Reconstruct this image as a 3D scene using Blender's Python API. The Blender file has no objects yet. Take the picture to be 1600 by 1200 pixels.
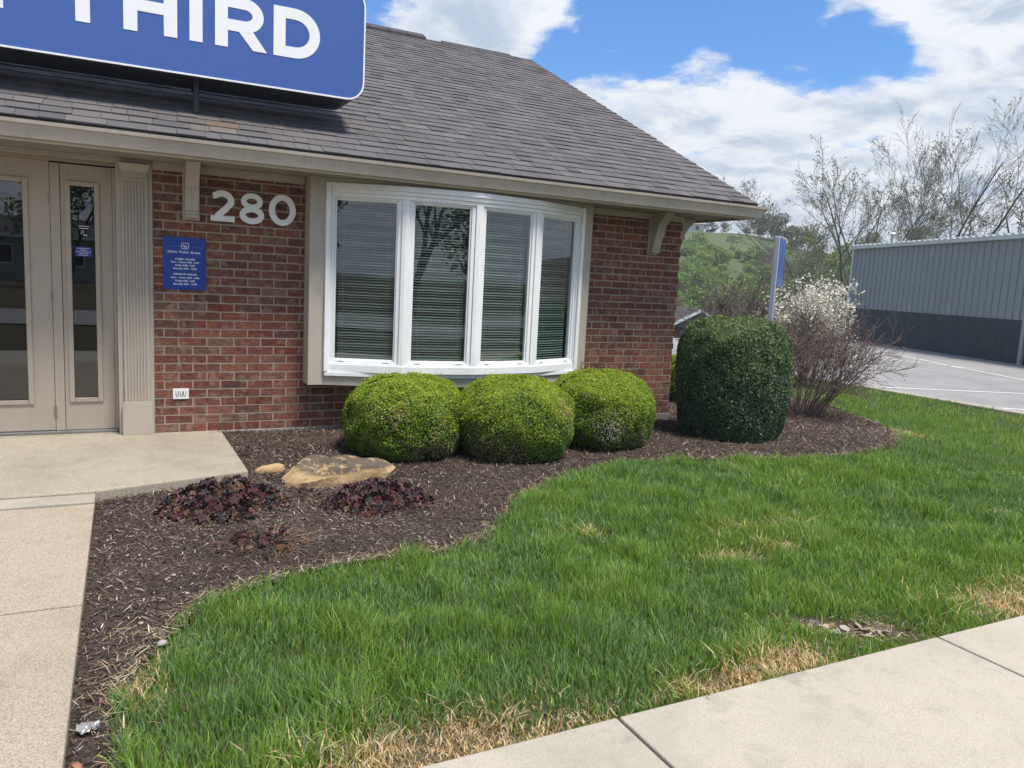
import bpy, bmesh, math, random
import numpy as np
from mathutils import Vector, Matrix
PI = math.pi
rng = np.random.default_rng(7)
random.seed(7)
scene = bpy.context.scene
COL = scene.collection

# ------------------------------------------------------------------ camera
cam_data = bpy.data.cameras.new('camera'); cam = bpy.data.objects.new('camera', cam_data); COL.objects.link(cam)
cam_data.sensor_width = 36.0; cam_data.lens = 27.0; cam_data.clip_start = .05; cam_data.clip_end = 3000
yaw, pitch, roll = .4699, .1329, .0508
fw = Vector((math.sin(yaw)*math.cos(pitch), math.cos(yaw)*math.cos(pitch), -math.sin(pitch)))
rt = Vector((math.cos(yaw), -math.sin(yaw), 0)); up = rt.cross(fw)
rt2 = rt*math.cos(roll)+up*math.sin(roll); up2 = -rt*math.sin(roll)+up*math.cos(roll)
CAM = Vector((-.1953, -6.4517, 1.3037))
cam.matrix_world = Matrix(((rt2.x, up2.x, -fw.x, CAM.x), (rt2.y, up2.y, -fw.y, CAM.y), (rt2.z, up2.z, -fw.z, CAM.z), (0, 0, 0, 1)))
scene.camera = cam

# ------------------------------------------------------------------ sky, sun, exposure
SUN_EL, SUN_DIR = math.radians(66), Vector((.42, -1.0, 0)).normalized()
world = bpy.data.worlds.new('World'); scene.world = world; world.use_nodes = True
nt = world.node_tree; nt.nodes.clear()
def N(t, typ, **kw):
    n = t.nodes.new(typ)
    for k, v in kw.items(): setattr(n, k, v)
    return n
def mth(t, op, a, b=None, c=None, clamp=False):
    n = t.nodes.new('ShaderNodeMath'); n.operation = op; n.use_clamp = clamp
    for i, v in enumerate((a, b, c)):
        if v is None: continue
        if isinstance(v, (int, float)): n.inputs[i].default_value = v
        else: t.links.new(v, n.inputs[i])
    return n.outputs[0]
def sstep(t, v, a, b):
    n = t.nodes.new('ShaderNodeMapRange'); n.interpolation_type = 'SMOOTHSTEP'
    t.links.new(v, n.inputs[0]); n.inputs[1].default_value = a; n.inputs[2].default_value = b
    return n.outputs[0]
def mixc(t, f, a, b, typ='MIX'):
    n = t.nodes.new('ShaderNodeMix'); n.data_type = 'RGBA'; n.blend_type = typ
    for i, v in ((0, f), (6, a), (7, b)):
        if isinstance(v, (int, float)): n.inputs[i].default_value = v
        elif isinstance(v, tuple): n.inputs[i].default_value = (*v, 1) if len(v) == 3 else v
        else: t.links.new(v, n.inputs[i])
    return n.outputs[2]
sky = N(nt, 'ShaderNodeTexSky', sky_type='NISHITA'); sky.sun_disc = False
sky.sun_elevation = SUN_EL; sky.sun_rotation = math.atan2(SUN_DIR.x, SUN_DIR.y)
sky.air_density = 1.0; sky.dust_density = .6; sky.ozone_density = 3.0; sky.altitude = 200
tc = N(nt, 'ShaderNodeTexCoord'); D = tc.outputs['Generated']
sep = N(nt, 'ShaderNodeSeparateXYZ'); nt.links.new(D, sep.inputs[0])
zc = mth(nt, 'MAXIMUM', sep.outputs[2], 0.0)
den = mth(nt, 'ADD', zc, .16)
cmb = N(nt, 'ShaderNodeCombineXYZ')
nt.links.new(mth(nt, 'DIVIDE', sep.outputs[0], den), cmb.inputs[0]); nt.links.new(mth(nt, 'DIVIDE', sep.outputs[1], den), cmb.inputs[1])
def fbm(scale, detail, rough, off=(0, 0, 0), dist=0.0):
    mp = N(nt, 'ShaderNodeMapping'); nt.links.new(cmb.outputs[0], mp.inputs[0]); mp.inputs['Location'].default_value = off
    n = N(nt, 'ShaderNodeTexNoise'); n.inputs['Scale'].default_value = scale; n.inputs['Detail'].default_value = detail
    n.inputs['Roughness'].default_value = rough; n.inputs['Distortion'].default_value = dist
    nt.links.new(mp.outputs[0], n.inputs['Vector']); return n.outputs[0]
def blob(d, w0, w1):      # 1 inside an angular radius w0 (deg), falling to 0 at w1
    vm = N(nt, 'ShaderNodeVectorMath', operation='DOT_PRODUCT'); nt.links.new(D, vm.inputs[0])
    v = Vector(d).normalized(); vm.inputs[1].default_value = v
    return sstep(nt, vm.outputs['Value'], math.cos(math.radians(w1)), math.cos(math.radians(w0)))
cover = mth(nt, 'MULTIPLY_ADD', sstep(nt, sep.outputs[2], .335, .225), .14, .50)   # fuller cover low down
for d, w0, w1, amt in (((.52, .804, .294), 1, 6, -.19), ((.60, .741, .306), 1, 6, -.19), ((.682, .673, .297), .5, 5, -.17), ((.273, .912, .307), .3, 4, -.14),
                       ((.450, .850, .262), .3, 3.2, -.17), ((.734, .627, .266), .5, 3.5, -.20), ((.765, .585, .262), .3, 2.5, -.12),
                       ((.335, .896, .288), 1, 5, .15), ((.458, .830, .318), .4, 3, .12), ((.41, .863, .305), .5, 4, .13),
                       ((.80, .54, .312), 1, 5.5, .16), ((.71, .62, .322), .5, 3.5, .14), ((.60, .77, .235), .5, 3.5, .05), ((.76, .60, .23), .5, 4, .05)):
    cover = mth(nt, 'ADD', cover, mth(nt, 'MULTIPLY', blob(d, w0, w1), amt))
n1 = fbm(2.4, 9, .60, (3.1, 1.7, 0), .15)
n2 = fbm(7.0, 8, .64, (9.1, 4.7, 2), .2)
dens = mth(nt, 'ADD', mth(nt, 'MULTIPLY', n1, .62), mth(nt, 'MULTIPLY', n2, .38))
edge = mth(nt, 'SUBTRACT', mth(nt, 'ADD', dens, cover), 1.0)
alpha = sstep(nt, edge, -.06, .085)
thick = sstep(nt, edge, .03, .26)
n3 = fbm(3.4, 7, .60, (1.3, 7.7, 5), .5)
shade = mth(nt, 'MULTIPLY', sstep(nt, n3, .40, .60), mth(nt, 'MULTIPLY_ADD', thick, .55, .45))
ccol = mixc(nt, shade, (.70, .725, .76), (.38, .46, .58))
bgs = N(nt, 'ShaderNodeBackground'); bgs.inputs[1].default_value = .125
bgc = N(nt, 'ShaderNodeBackground'); bgc.inputs[1].default_value = 1.0
tint = mixc(nt, 1.0, sky.outputs[0], (.46, .82, 1.15), 'MULTIPLY')
nt.links.new(tint, bgs.inputs[0]); nt.links.new(ccol, bgc.inputs[0])
mx = N(nt, 'ShaderNodeMixShader'); nt.links.new(alpha, mx.inputs[0]); nt.links.new(bgs.outputs[0], mx.inputs[1]); nt.links.new(bgc.outputs[0], mx.inputs[2])
wo = N(nt, 'ShaderNodeOutputWorld'); nt.links.new(mx.outputs[0], wo.inputs[0])

sun_d = bpy.data.lights.new('sun', 'SUN'); sun = bpy.data.objects.new('sun', sun_d); COL.objects.link(sun)
sun_d.energy = 4.3; sun_d.angle = math.radians(16); sun_d.color = (1, .93, .83)
sv = Vector((SUN_DIR.x*math.cos(SUN_EL), SUN_DIR.y*math.cos(SUN_EL), math.sin(SUN_EL)))
sun.rotation_euler = sv.to_track_quat('Z', 'Y').to_euler()
sun.location = (0, 0, 20)
scene.view_settings.view_transform = 'Standard'; scene.view_settings.look = 'None'
scene.view_settings.exposure = 0.42; scene.view_settings.gamma = 1.0
scene.render.engine = 'CYCLES'
scene.cycles.max_bounces = 8; scene.cycles.transparent_max_bounces = 12

# ------------------------------------------------------------------ helpers
def tag(o, label=None, cat=None, group=None, kind=None):
    if label: o['label'] = label
    if cat: o['category'] = cat
    if group: o['group'] = group
    if kind: o['kind'] = kind
    return o
def link(o, parent=None):
    COL.objects.link(o)
    if parent is not None:
        o.parent = parent
    return o
def empty(name, loc=(0, 0, 0), rz=0):
    o = bpy.data.objects.new(name, None); o.location = loc; o.rotation_euler = (0, 0, rz); o.empty_display_size = .2
    COL.objects.link(o); return o
def copy_tree(o, parent=None):
    c = o.copy(); COL.objects.link(c); c.parent = parent
    for ch in list(o.children): copy_tree(ch, c)
    return c

class MB:
    """collects faces, builds ONE mesh object"""
    def __init__(s): s.v = []; s.f = []; s.c = []
    def add(s, verts, faces, col=(1, 1, 1)):
        n = len(s.v); s.v.extend([tuple(p) for p in verts]); s.f.extend([tuple(i+n for i in f) for f in faces])
        s.c.extend([col]*len(verts))
    def box(s, x0, x1, y0, y1, z0, z1, col=(1, 1, 1)):
        s.add([(x0, y0, z0), (x1, y0, z0), (x1, y1, z0), (x0, y1, z0), (x0, y0, z1), (x1, y0, z1), (x1, y1, z1), (x0, y1, z1)],
              [(0, 3, 2, 1), (4, 5, 6, 7), (0, 1, 5, 4), (1, 2, 6, 5), (2, 3, 7, 6), (3, 0, 4, 7)], col)
    def prism(s, a, b, col=(1, 1, 1)):
        """two matching polygons, capped"""
        n = len(a)
        s.add(list(a)+list(b), [tuple(range(n))[::-1], tuple(range(n, 2*n))]+[(i, (i+1) % n, n+(i+1) % n, n+i) for i in range(n)], col)
    def tube(s, pts, rad, n=8, col=(1, 1, 1), cap=True):
        pts = [Vector(p) for p in pts]; base = len(s.v); rings = []
        for i, p in enumerate(pts):
            d = (pts[min(i+1, len(pts)-1)]-pts[max(i-1, 0)]).normalized()
            a = d.cross(Vector((0, 0, 1)));
            if a.length < .05: a = d.cross(Vector((1, 0, 0)))
            a.normalize(); b = d.cross(a); r = rad[i] if hasattr(rad, '__len__') else rad
            rings.append([p+(a*math.cos(t)+b*math.sin(t))*r for t in [2*PI*k/n for k in range(n)]])
        vs = [q for r_ in rings for q in r_]; fs = []
        for i in range(len(pts)-1):
            for k in range(n): fs.append((i*n+k, i*n+(k+1) % n, (i+1)*n+(k+1) % n, (i+1)*n+k))
        if cap: fs.append(tuple(range(n))[::-1]); fs.append(tuple(range((len(pts)-1)*n, len(pts)*n)))
        s.add(vs, fs, col)
    def build(s, name, mat, parent=None, smooth=False, bevel=0, loc=None):
        me = bpy.data.meshes.new(name); me.from_pydata(s.v, [], s.f); me.validate(); me.update()
        if len(me.vertices) == len(s.c):
            ca = me.color_attributes.new('Col', 'FLOAT_COLOR', 'POINT')
            ca.data.foreach_set('color', np.array([(*c, 1) for c in s.c], 'f').ravel())
        bm = bmesh.new(); bm.from_mesh(me); bmesh.ops.recalc_face_normals(bm, faces=bm.faces); bm.to_mesh(me); bm.free()
        me.materials.append(mat)
        if smooth: me.polygons.foreach_set('use_smooth', [True]*len(me.polygons))
        o = bpy.data.objects.new(name, me); link(o, parent)
        if loc is not None: o.location = loc
        if bevel:
            b = o.modifiers.new('bevel', 'BEVEL'); b.width = bevel; b.segments = 2; b.limit_method = 'ANGLE'; b.angle_limit = math.radians(40)
            b.harden_normals = False
        return o

def npmesh(name, V, F, C, mat, parent=None, smooth=False, loc=None):
    """V (N,3), F list of (K,k) index arrays, C (N,3) or None"""
    me = bpy.data.meshes.new(name); V = np.asarray(V, 'f'); F = [np.asarray(f, 'i') for f in (F if isinstance(F, list) else [F]) if len(f)]
    me.vertices.add(len(V)); me.vertices.foreach_set('co', V.ravel())
    nl = sum(f.size for f in F); npoly = sum(len(f) for f in F)
    me.loops.add(nl); me.loops.foreach_set('vertex_index', np.concatenate([f.ravel() for f in F]).astype('i'))
    me.polygons.add(npoly); st = []; s0 = 0
    for f in F:
        st.append(s0+np.arange(len(f))*f.shape[1]); s0 += f.size
    me.polygons.foreach_set('loop_start', np.concatenate(st).astype('i'))
    me.update(calc_edges=True)
    if C is not None:
        ca = me.color_attributes.new('Col', 'FLOAT_COLOR', 'POINT')
        ca.data.foreach_set('color', np.concatenate([np.asarray(C, 'f'), np.ones((len(V), 1), 'f')], 1).ravel())
    if smooth: me.polygons.foreach_set('use_smooth', np.ones(npoly, bool))
    me.materials.append(mat); o = bpy.data.objects.new(name, me); link(o, parent)
    if loc is not None: o.location = loc
    return o

# ------------------------------------------------------------------ materials
def new_mat(name):
    m = bpy.data.materials.new(name); m.use_nodes = True; t = m.node_tree
    b = t.nodes['Principled BSDF']; return m, t, b
def noise(t, scale, detail=4, rough=.55, coord='Object', vec=None, scl=None):
    n = t.nodes.new('ShaderNodeTexNoise'); n.inputs['Scale'].default_value = scale; n.inputs['Detail'].default_value = detail; n.inputs['Roughness'].default_value = rough
    if vec is None:
        c = t.nodes.new('ShaderNodeTexCoord'); vec = c.outputs[coord]
    if scl:
        mp = t.nodes.new('ShaderNodeMapping'); mp.inputs['Scale'].default_value = scl; t.links.new(vec, mp.inputs[0]); vec = mp.outputs[0]
    t.links.new(vec, n.inputs['Vector']); return n.outputs[0]
def bump(t, b, h, strength, dist):
    n = t.nodes.new('ShaderNodeBump'); n.inputs['Strength'].default_value = strength; n.inputs['Distance'].default_value = dist
    t.links.new(h, n.inputs['Height']); t.links.new(n.outputs[0], b.inputs['Normal'])
def simple(name, c, rough=.6, var=.12, vs=3.0, metal=0, fine=0.0, fscale=200, bmp=0, bscale=150, c2=None, spec=.5, attr=False, streak=0):
    """painted / natural surface: base colour, large soft variation (dirt), fine grain"""
    m, t, b = new_mat(name)
    c2 = c2 or tuple(x*(1-var*2.0) for x in c)
    f = sstep(t, noise(t, vs, 6, .62), .38, .72)
    col = mixc(t, f, c, c2)
    if streak: col = mixc(t, mth(t, 'MULTIPLY', sstep(t, noise(t, 9, 5, .65, scl=(2.2, 2.2, .18)), .50, .74), streak), col, tuple(x*.62 for x in c)); col = mixc(t, mth(t, 'MULTIPLY', sstep(t, noise(t, 3.1, 7, .7), .60, .72), streak*.8), col, tuple(x*.55 for x in c))
    if fine:
        g = noise(t, fscale, 3, .6)
        col = mixc(t, mth(t, 'MULTIPLY', sstep(t, g, .42, .68), fine), col, tuple(x*.35 for x in c))
    if attr:
        a = t.nodes.new('ShaderNodeAttribute'); a.attribute_name = 'Col'; col = mixc(t, 1.0, col, a.outputs['Color'], 'MULTIPLY')
    t.links.new(col, b.inputs['Base Color'])
    r = mth(t, 'MULTIPLY_ADD', noise(t, vs*4, 3), .25, rough-.12, clamp=True); t.links.new(r, b.inputs['Roughness'])
    b.inputs['Metallic'].default_value = metal; b.inputs['Specular IOR Level'].default_value = spec
    if bmp: bump(t, b, noise(t, bscale, 4, .6), bmp, .002)
    return m
def leafmat(name, rough=.5, trans=.3, var=.25, spec=.4, tcol=(1.25, 1.3, .7)):
    m, t, b = new_mat(name)
    a = t.nodes.new('ShaderNodeAttribute'); a.attribute_name = 'Col'; col = a.outputs['Color']
    t.links.new(col, b.inputs['Base Color']); b.inputs['Roughness'].default_value = rough; b.inputs['Specular IOR Level'].default_value = spec
    tr = t.nodes.new('ShaderNodeBsdfTranslucent'); t.links.new(mixc(t, 1.0, col, tcol, 'MULTIPLY'), tr.inputs[0])
    mx = t.nodes.new('ShaderNodeMixShader'); mx.inputs[0].default_value = trans
    t.links.new(b.outputs[0], mx.inputs[1]); t.links.new(tr.outputs[0], mx.inputs[2])
    t.links.new(mx.outputs[0], t.nodes['Material Output'].inputs[0]); return m

M = {}
TAUPE = (.43, .385, .32)
M['taupe'] = simple('taupe_paint', TAUPE, .5, .05, 2.2, fine=.10, fscale=420, bmp=.12, bscale=90, streak=.28)
M['door'] = simple('door_paint', (.43, .37, .30), .42, .04, 1.5, fine=.06, fscale=380, streak=.22)
M['gutter'] = simple('gutter_paint', (.49, .435, .37), .38, .07, 1.6, fine=.08, fscale=300, streak=.40)
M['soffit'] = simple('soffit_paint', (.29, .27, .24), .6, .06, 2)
M['vinyl'] = simple('white_vinyl', (.80, .81, .82), .35, .03, 5, fine=.04, fscale=160, streak=.22)
M['concrete'] = None

# brick: each brick is real, its colour comes from the attribute
m, t, b = new_mat('brick'); a = t.nodes.new('ShaderNodeAttribute'); a.attribute_name = 'Col'
g1 = noise(t, 22, 5, .65, scl=(1, 1, 2.2)); g2 = noise(t, 300, 4, .7); g3 = noise(t, 9, 3, .5)
c = mixc(t, sstep(t, g1, .42, .66), a.outputs['Color'], mixc(t, 1.0, a.outputs['Color'], (.55, .52, .60), 'MULTIPLY'))
c = mixc(t, mth(t, 'MULTIPLY', sstep(t, g2, .52, .74), .65), c, mixc(t, 1.0, a.outputs['Color'], (.36, .36, .36), 'MULTIPLY'))
c = mixc(t, mth(t, 'MULTIPLY', sstep(t, noise(t, 13, 4, .62), .53, .61), .55), c, (.27, .195, .145))
c = mixc(t, mth(t, 'MULTIPLY', sstep(t, noise(t, 17, 4, .6, scl=(1, 1, 1.8)), .54, .62), .60), c, (.085, .066, .062))
c = mixc(t, mth(t, 'MULTIPLY', sstep(t, noise(t, 60, 5, .75), .57, .66), .45), c, (.36, .28, .22))
t.links.new(c, b.inputs['Base Color']); b.inputs['Roughness'].default_value = .88; b.inputs['Specular IOR Level'].default_value = .25
bump(t, b, mth(t, 'ADD', mth(t, 'MULTIPLY', g2, .5), g1), .8, .004); M['brick'] = m
M['mortar'] = simple('mortar', (.41, .335, .265), .95, .14, 3, fine=.35, fscale=350, bmp=.6, bscale=260)
M['foundation'] = simple('foundation', (.30, .29, .26), .9, .15, 4, fine=.3, fscale=150, bmp=.5)
# shingle: mineral granules
m, t, b = new_mat('shingle'); a = t.nodes.new('ShaderNodeAttribute'); a.attribute_name = 'Col'
g = noise(t, 420, 3, .75); g4 = noise(t, 1.1, 5, .6)
c = mixc(t, mth(t, 'MULTIPLY', sstep(t, g, .35, .7), .6), a.outputs['Color'], mixc(t, 1.0, a.outputs['Color'], (.40, .38, .37), 'MULTIPLY'))
c = mixc(t, mth(t, 'MULTIPLY', sstep(t, g4, .42, .7), .35), c, mixc(t, 1.0, c, (.74, .74, .78), 'MULTIPLY'))
t.links.new(c, b.inputs['Base Color']); b.inputs['Roughness'].default_value = .9; b.inputs['Specular IOR Level'].default_value = .3
bump(t, b, g, .7, .003); M['shingle'] = m
M['roofdark'] = simple('roof_edge_dark', (.035, .034, .036), .8, .1)
# exposed aggregate concrete
def aggregate(name, c1, c2, dark, scale, ton=.5):
    m, t, b = new_mat(name)
    tcn = t.nodes.new('ShaderNodeTexCoord'); vo = t.nodes.new('ShaderNodeTexVoronoi'); vo.inputs['Scale'].default_value = scale
    t.links.new(tcn.outputs['Object'], vo.inputs['Vector'])
    sp = t.nodes.new('ShaderNodeSeparateColor'); t.links.new(vo.outputs['Color'], sp.inputs[0])
    big = noise(t, .9, 7, .65); mid = noise(t, 7, 6, .7); st = noise(t, 2.3, 8, .7)
    c = mixc(t, sp.outputs[0], c1, c2)
    c = mixc(t, mth(t, 'MULTIPLY', mth(t, 'GREATER_THAN', sp.outputs[1], .80), ton), c, dark)
    c = mixc(t, mth(t, 'MULTIPLY', sstep(t, big, .40, .66), .45), c, tuple(x*.72 for x in c1))
    c = mixc(t, mth(t, 'MULTIPLY', sstep(t, mid, .5, .72), .32), c, tuple(x*.6 for x in c1))
    c = mixc(t, mth(t, 'MULTIPLY', sstep(t, st, .60, .70), .38), c, (.17, .155, .125))
    c = mixc(t, mth(t, 'MULTIPLY', sstep(t, noise(t, 31, 4, .7), .70, .76), .6), c, (.13, .12, .10))
    t.links.new(c, b.inputs['Base Color']); b.inputs['Roughness'].default_value = .88; b.inputs['Specular IOR Level'].default_value = .25
    bump(t, b, mth(t, 'ADD', vo.outputs['Distance'], mth(t, 'MULTIPLY', mid, .5)), .5, .004)
    return m
M['walk'] = aggregate('walkway_aggregate', (.34, .285, .215), (.47, .405, .32), (.24, .17, .11), 260, .7)
M['slab'] = aggregate('entry_slab_aggregate', (.31, .27, .205), (.445, .40, .32), (.22, .18, .13), 230, .55)
M['sidewalk'] = aggregate('sidewalk_concrete', (.42, .38, .31), (.50, .455, .375), (.36, .31, .24), 300, .45)
M['asphalt'] = aggregate('weathered_asphalt', (.255, .248, .245), (.32, .312, .308), (.24, .235, .235), 60, .4)
M['paint_line'] = simple('road_paint', (.72, .72, .70), .7, .12, 2, fine=.3, fscale=60)
M['curb'] = simple('curb_concrete', (.40, .36, .29), .85, .12, 2, fine=.25, fscale=120, bmp=.4)
M['metal_dark'] = simple('dark_metal', (.025, .025, .03), .5, .1)
M['hinge'] = simple('hinge_steel', (.38, .34, .30), .4, .2, 30, metal=.8)
M['threshold'] = simple('threshold_metal', (.35, .35, .34), .4, .1, 6, metal=.8)

# glass: clear pane that mirrors sky and street
def glassmat(name, tint=(.74, .80, .78), k=1.0, ior=1.75, wav=.0):
    m = bpy.data.materials.new(name); m.use_nodes = True; t = m.node_tree; t.nodes.clear()
    fr = t.nodes.new('ShaderNodeFresnel'); fr.inputs[0].default_value = ior
    tr = t.nodes.new('ShaderNodeBsdfTransparent'); tr.inputs[0].default_value = (*tint, 1)
    gl = t.nodes.new('ShaderNodeBsdfGlossy'); gl.inputs['Roughness'].default_value = .0; gl.inputs[0].default_value = (.93, .97, 1, 1)
    if wav:
        bn = t.nodes.new('ShaderNodeBump'); bn.inputs['Strength'].default_value = wav; bn.inputs['Distance'].default_value = .02
        t.links.new(noise(t, 1.4, 1, .4), bn.inputs['Height']); t.links.new(bn.outputs[0], gl.inputs['Normal'])
    mx = t.nodes.new('ShaderNodeMixShader'); gb = t.nodes.new('ShaderNodeNewGeometry'); t.links.new(mth(t, 'MULTIPLY', mth(t, 'MULTIPLY', fr.outputs[0], k, clamp=True), mth(t, 'SUBTRACT', 1.0, gb.outputs['Backfacing'])), mx.inputs[0])
    t.links.new(tr.outputs[0], mx.inputs[1]); t.links.new(gl.outputs[0], mx.inputs[2])
    o = t.nodes.new('ShaderNodeOutputMaterial'); t.links.new(mx.outputs[0], o.inputs[0]); return m
M['glass'] = glassmat('window_glass', (.66, .73, .71), 1.5, wav=.07)
M['doorglass'] = glassmat('door_glass', (.30, .34, .34), 1.5, wav=.03)
M['blind'] = simple('blind_slat', (.80, .81, .78), .5, .05)
M['interior'] = simple('interior_wall', (.10, .10, .09), .9, .1)

M['sign_blue'] = simple('sign_face_blue', (.052, .115, .37), .28, .03, 1.0)
M['sign_white'] = simple('sign_white', (.82, .84, .86), .35, .02)
M['plate_blue'] = simple('plate_blue', (.006, .045, .30), .35, .03, 4)
M['green_arc'] = simple('green_arc', (.04, .28, .16), .4, .03)
m, t, b = new_mat('brushed_metal'); b.inputs['Base Color'].default_value = (.76, .76, .73, 1); b.inputs['Metallic'].default_value = .1; b.inputs['Roughness'].default_value = .42
M['brushed'] = m

M['grass'] = leafmat('grass_blades', .42, .38, spec=.45)
M['box_leaf'] = leafmat('boxwood_leaves', .5, .40, spec=.3)
M['yew_leaf'] = leafmat('yew_needles', .5, .12, spec=.35)
M['dark_leaf'] = leafmat('purple_leaves', .5, .15, spec=.35)
M['far_leaf'] = leafmat('far_foliage', .7, .30, spec=.2)
M['petal'] = leafmat('blossom_petals', .6, .3, spec=.2, tcol=(1, 1, .95))
M['chip'] = leafmat('mulch_chips', .85, 0.0, spec=.2)
M['bark'] = simple('bark', (.125, .118, .098), .9, .2, 6, fine=.3, fscale=60)
M['purple_bark'] = simple('purple_brown_twigs', (.17, .12, .105), .8, .15, 6)
M['grey_twig'] = simple('grey_twigs', (.13, .105, .09), .85, .15, 6)

def vnoise(x, y, s, seed=0):
    """cheap smooth value noise in numpy, 0..1"""
    r = np.random.default_rng(seed); T = r.random((256, 256))
    x = np.asarray(x)*s+37.3; y = np.asarray(y)*s+91.7
    xi = np.floor(x).astype(int); yi = np.floor(y).astype(int); fx = x-xi; fy = y-yi
    fx = fx*fx*(3-2*fx); fy = fy*fy*(3-2*fy)
    g = lambda i, j: T[i % 256, j % 256]
    return (g(xi, yi)*(1-fx)+g(xi+1, yi)*fx)*(1-fy)+(g(xi, yi+1)*(1-fx)+g(xi+1, yi+1)*fx)*fy
def sm(v, a, b):
    q = np.clip((np.asarray(v, float)-a)/(b-a), 0, 1); return q*q*(3-2*q)

# ------------------------------------------------------------------ terrain
def Hc(x, y):
    x = np.asarray(x, float); y = np.asarray(y, float)
    dx = x+.2; dy = y+6.45; D = np.hypot(dx, dy); az = np.degrees(np.arctan2(dx, dy))
    near = -.085-.13*sm(x, 5, 11.2)-.2*sm(x, 11.3, 11.4)
    near = np.where(y < -6.9, -.12-.14*sm(-y, 6.9, 9), near)
    s0 = 28+20*sm(az, 41.5, 44.5)
    sect = sm(az, 8, 30)*(1-sm(az, 95, 120))
    low = -4.1*sm(D, s0, s0+16)*sect
    top = 17.6-5.4*sm(az, 43, 50)-1.0*sm(az, 52, 62)
    r1 = 168-38*sm(az, 44, 50)
    q = np.clip((D-74)/(r1-74), 0, 1); hill = top*(.55*q+.45*q*q*(3-2*q))*sect
    return near+low+hill+(vnoise(x, y, .045, 3)-.5)*1.2*sm(D, 60, 110)*sect
BED = [(-.36, -4.59), (-.20, -4.55), (-.24, -3.95), (-.08, -3.57), (.1, -3.28), (.43, -3.12), (.77, -3.03), (1.16, -3.03), (1.48, -2.92), (1.87, -2.48), (2.38, -2.03), (3.09, -1.67), (3.74, -1.66), (4.54, -1.86), (5.51, -1.89), (6.42, -1.65), (7.11, -1.17), (7.59, -.52), (7.89, .09), (8.23, .79), (8.3, 1.6), (7.6, 2.6), (6.4, 3.2), (5.2, 3.6), (4.9, 3.6), (4.9, -.02), (.45, -.02), (.5, -1.36), (-.36, -1.66)]
def smooth_poly(P, n=4):
    P = np.array(P, float); out = []
    k = len(P)
    for i in range(k):
        p0, p1, p2, p3 = P[i-1], P[i], P[(i+1) % k], P[(i+2) % k]
        if i >= 19 or i <= 1: out.append(p1); continue
        for s in range(n):
            u = s/n; out.append(.5*((2*p1)+(-p0+p2)*u+(2*p0-5*p1+4*p2-p3)*u*u+(-p0+3*p1-3*p2+p3)*u**3))
    return np.array(out)
BEDS = smooth_poly(BED)
def inpoly(x, y, P):
    x = np.asarray(x); y = np.asarray(y); ins = np.zeros(x.shape, bool); k = len(P)
    for i in range(k):
        x0, y0 = P[i]; x1, y1 = P[(i+1) % k]
        if y0 == y1: continue
        c = ((y0 > y) != (y1 > y)) & (x < (x1-x0)*(y-y0)/(y1-y0)+x0); ins ^= c
    return ins
def mulch_h(x, y):
    return -.060-.13*sm(np.asarray(x, float), 5, 11.2)+.05*sm(np.asarray(y, float), -.55, -.08)*(1-sm(np.asarray(x, float), 3.3, 4.4))+(vnoise(x, y, 2.2, 11)-.5)*.026+(vnoise(x, y, 9, 12)-.5)*.012
# ground sheet, graded spacing out to the horizon
def graded(lo, hi, c, fine, nf, g):
    a = [c]; st = fine; i = 0
    while a[-1] < hi:
        a.append(a[-1]+st); i += 1
        if i > nf: st *= g
    b_ = [c]; st = fine; i = 0
    while b_[-1] > lo:
        b_.append(b_[-1]-st); i += 1
        if i > nf: st *= g
    return np.array(sorted(set(b_[1:]+a)))
gx = graded(-900, 1500, 6, .45, 30, 1.045); gy = graded(-900, 1500, -2, .45, 25, 1.045)
X, Y = np.meshgrid(gx, gy, indexing='ij'); Z = Hc(X, Y)
nx, ny = X.shape; idx = np.arange(nx*ny).reshape(nx, ny)
F = np.stack([idx[:-1, :-1], idx[1:, :-1], idx[1:, 1:], idx[:-1, 1:]], -1).reshape(-1, 4)
m, t, b = new_mat('ground'); geo = t.nodes.new('ShaderNodeNewGeometry'); sp = t.nodes.new('ShaderNodeSeparateXYZ'); t.links.new(geo.outputs['Position'], sp.inputs[0])
far = sstep(t, sp.outputs[1], 12, 22); gn = noise(t, .06, 6, .6, coord='Object'); gf = noise(t, 14, 5, .7, coord='Object'); gq = noise(t, 160, 3, .7)
nearc = mixc(t, gf, (.075, .062, .036), (.12, .095, .062)); nearc = mixc(t, mth(t, 'MULTIPLY', gq, .6), nearc, (.035, .03, .018))
farc = mixc(t, sstep(t, gn, .35, .65), (.065, .100, .036), (.095, .120, .052)); farc = mixc(t, mth(t, 'MULTIPLY', sstep(t, noise(t, .5, 6, .7), .4, .7), .4), farc, (.07, .085, .04))
t.links.new(mixc(t, far, nearc, farc), b.inputs['Base Color']); b.inputs['Roughness'].default_value = .95; b.inputs['Specular IOR Level'].default_value = .15
bump(t, b, gf, .5, .03)
tag(npmesh('ground', np.stack([X, Y, Z], -1).reshape(-1, 3), F, None, m, smooth=True), kind='structure')

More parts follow.
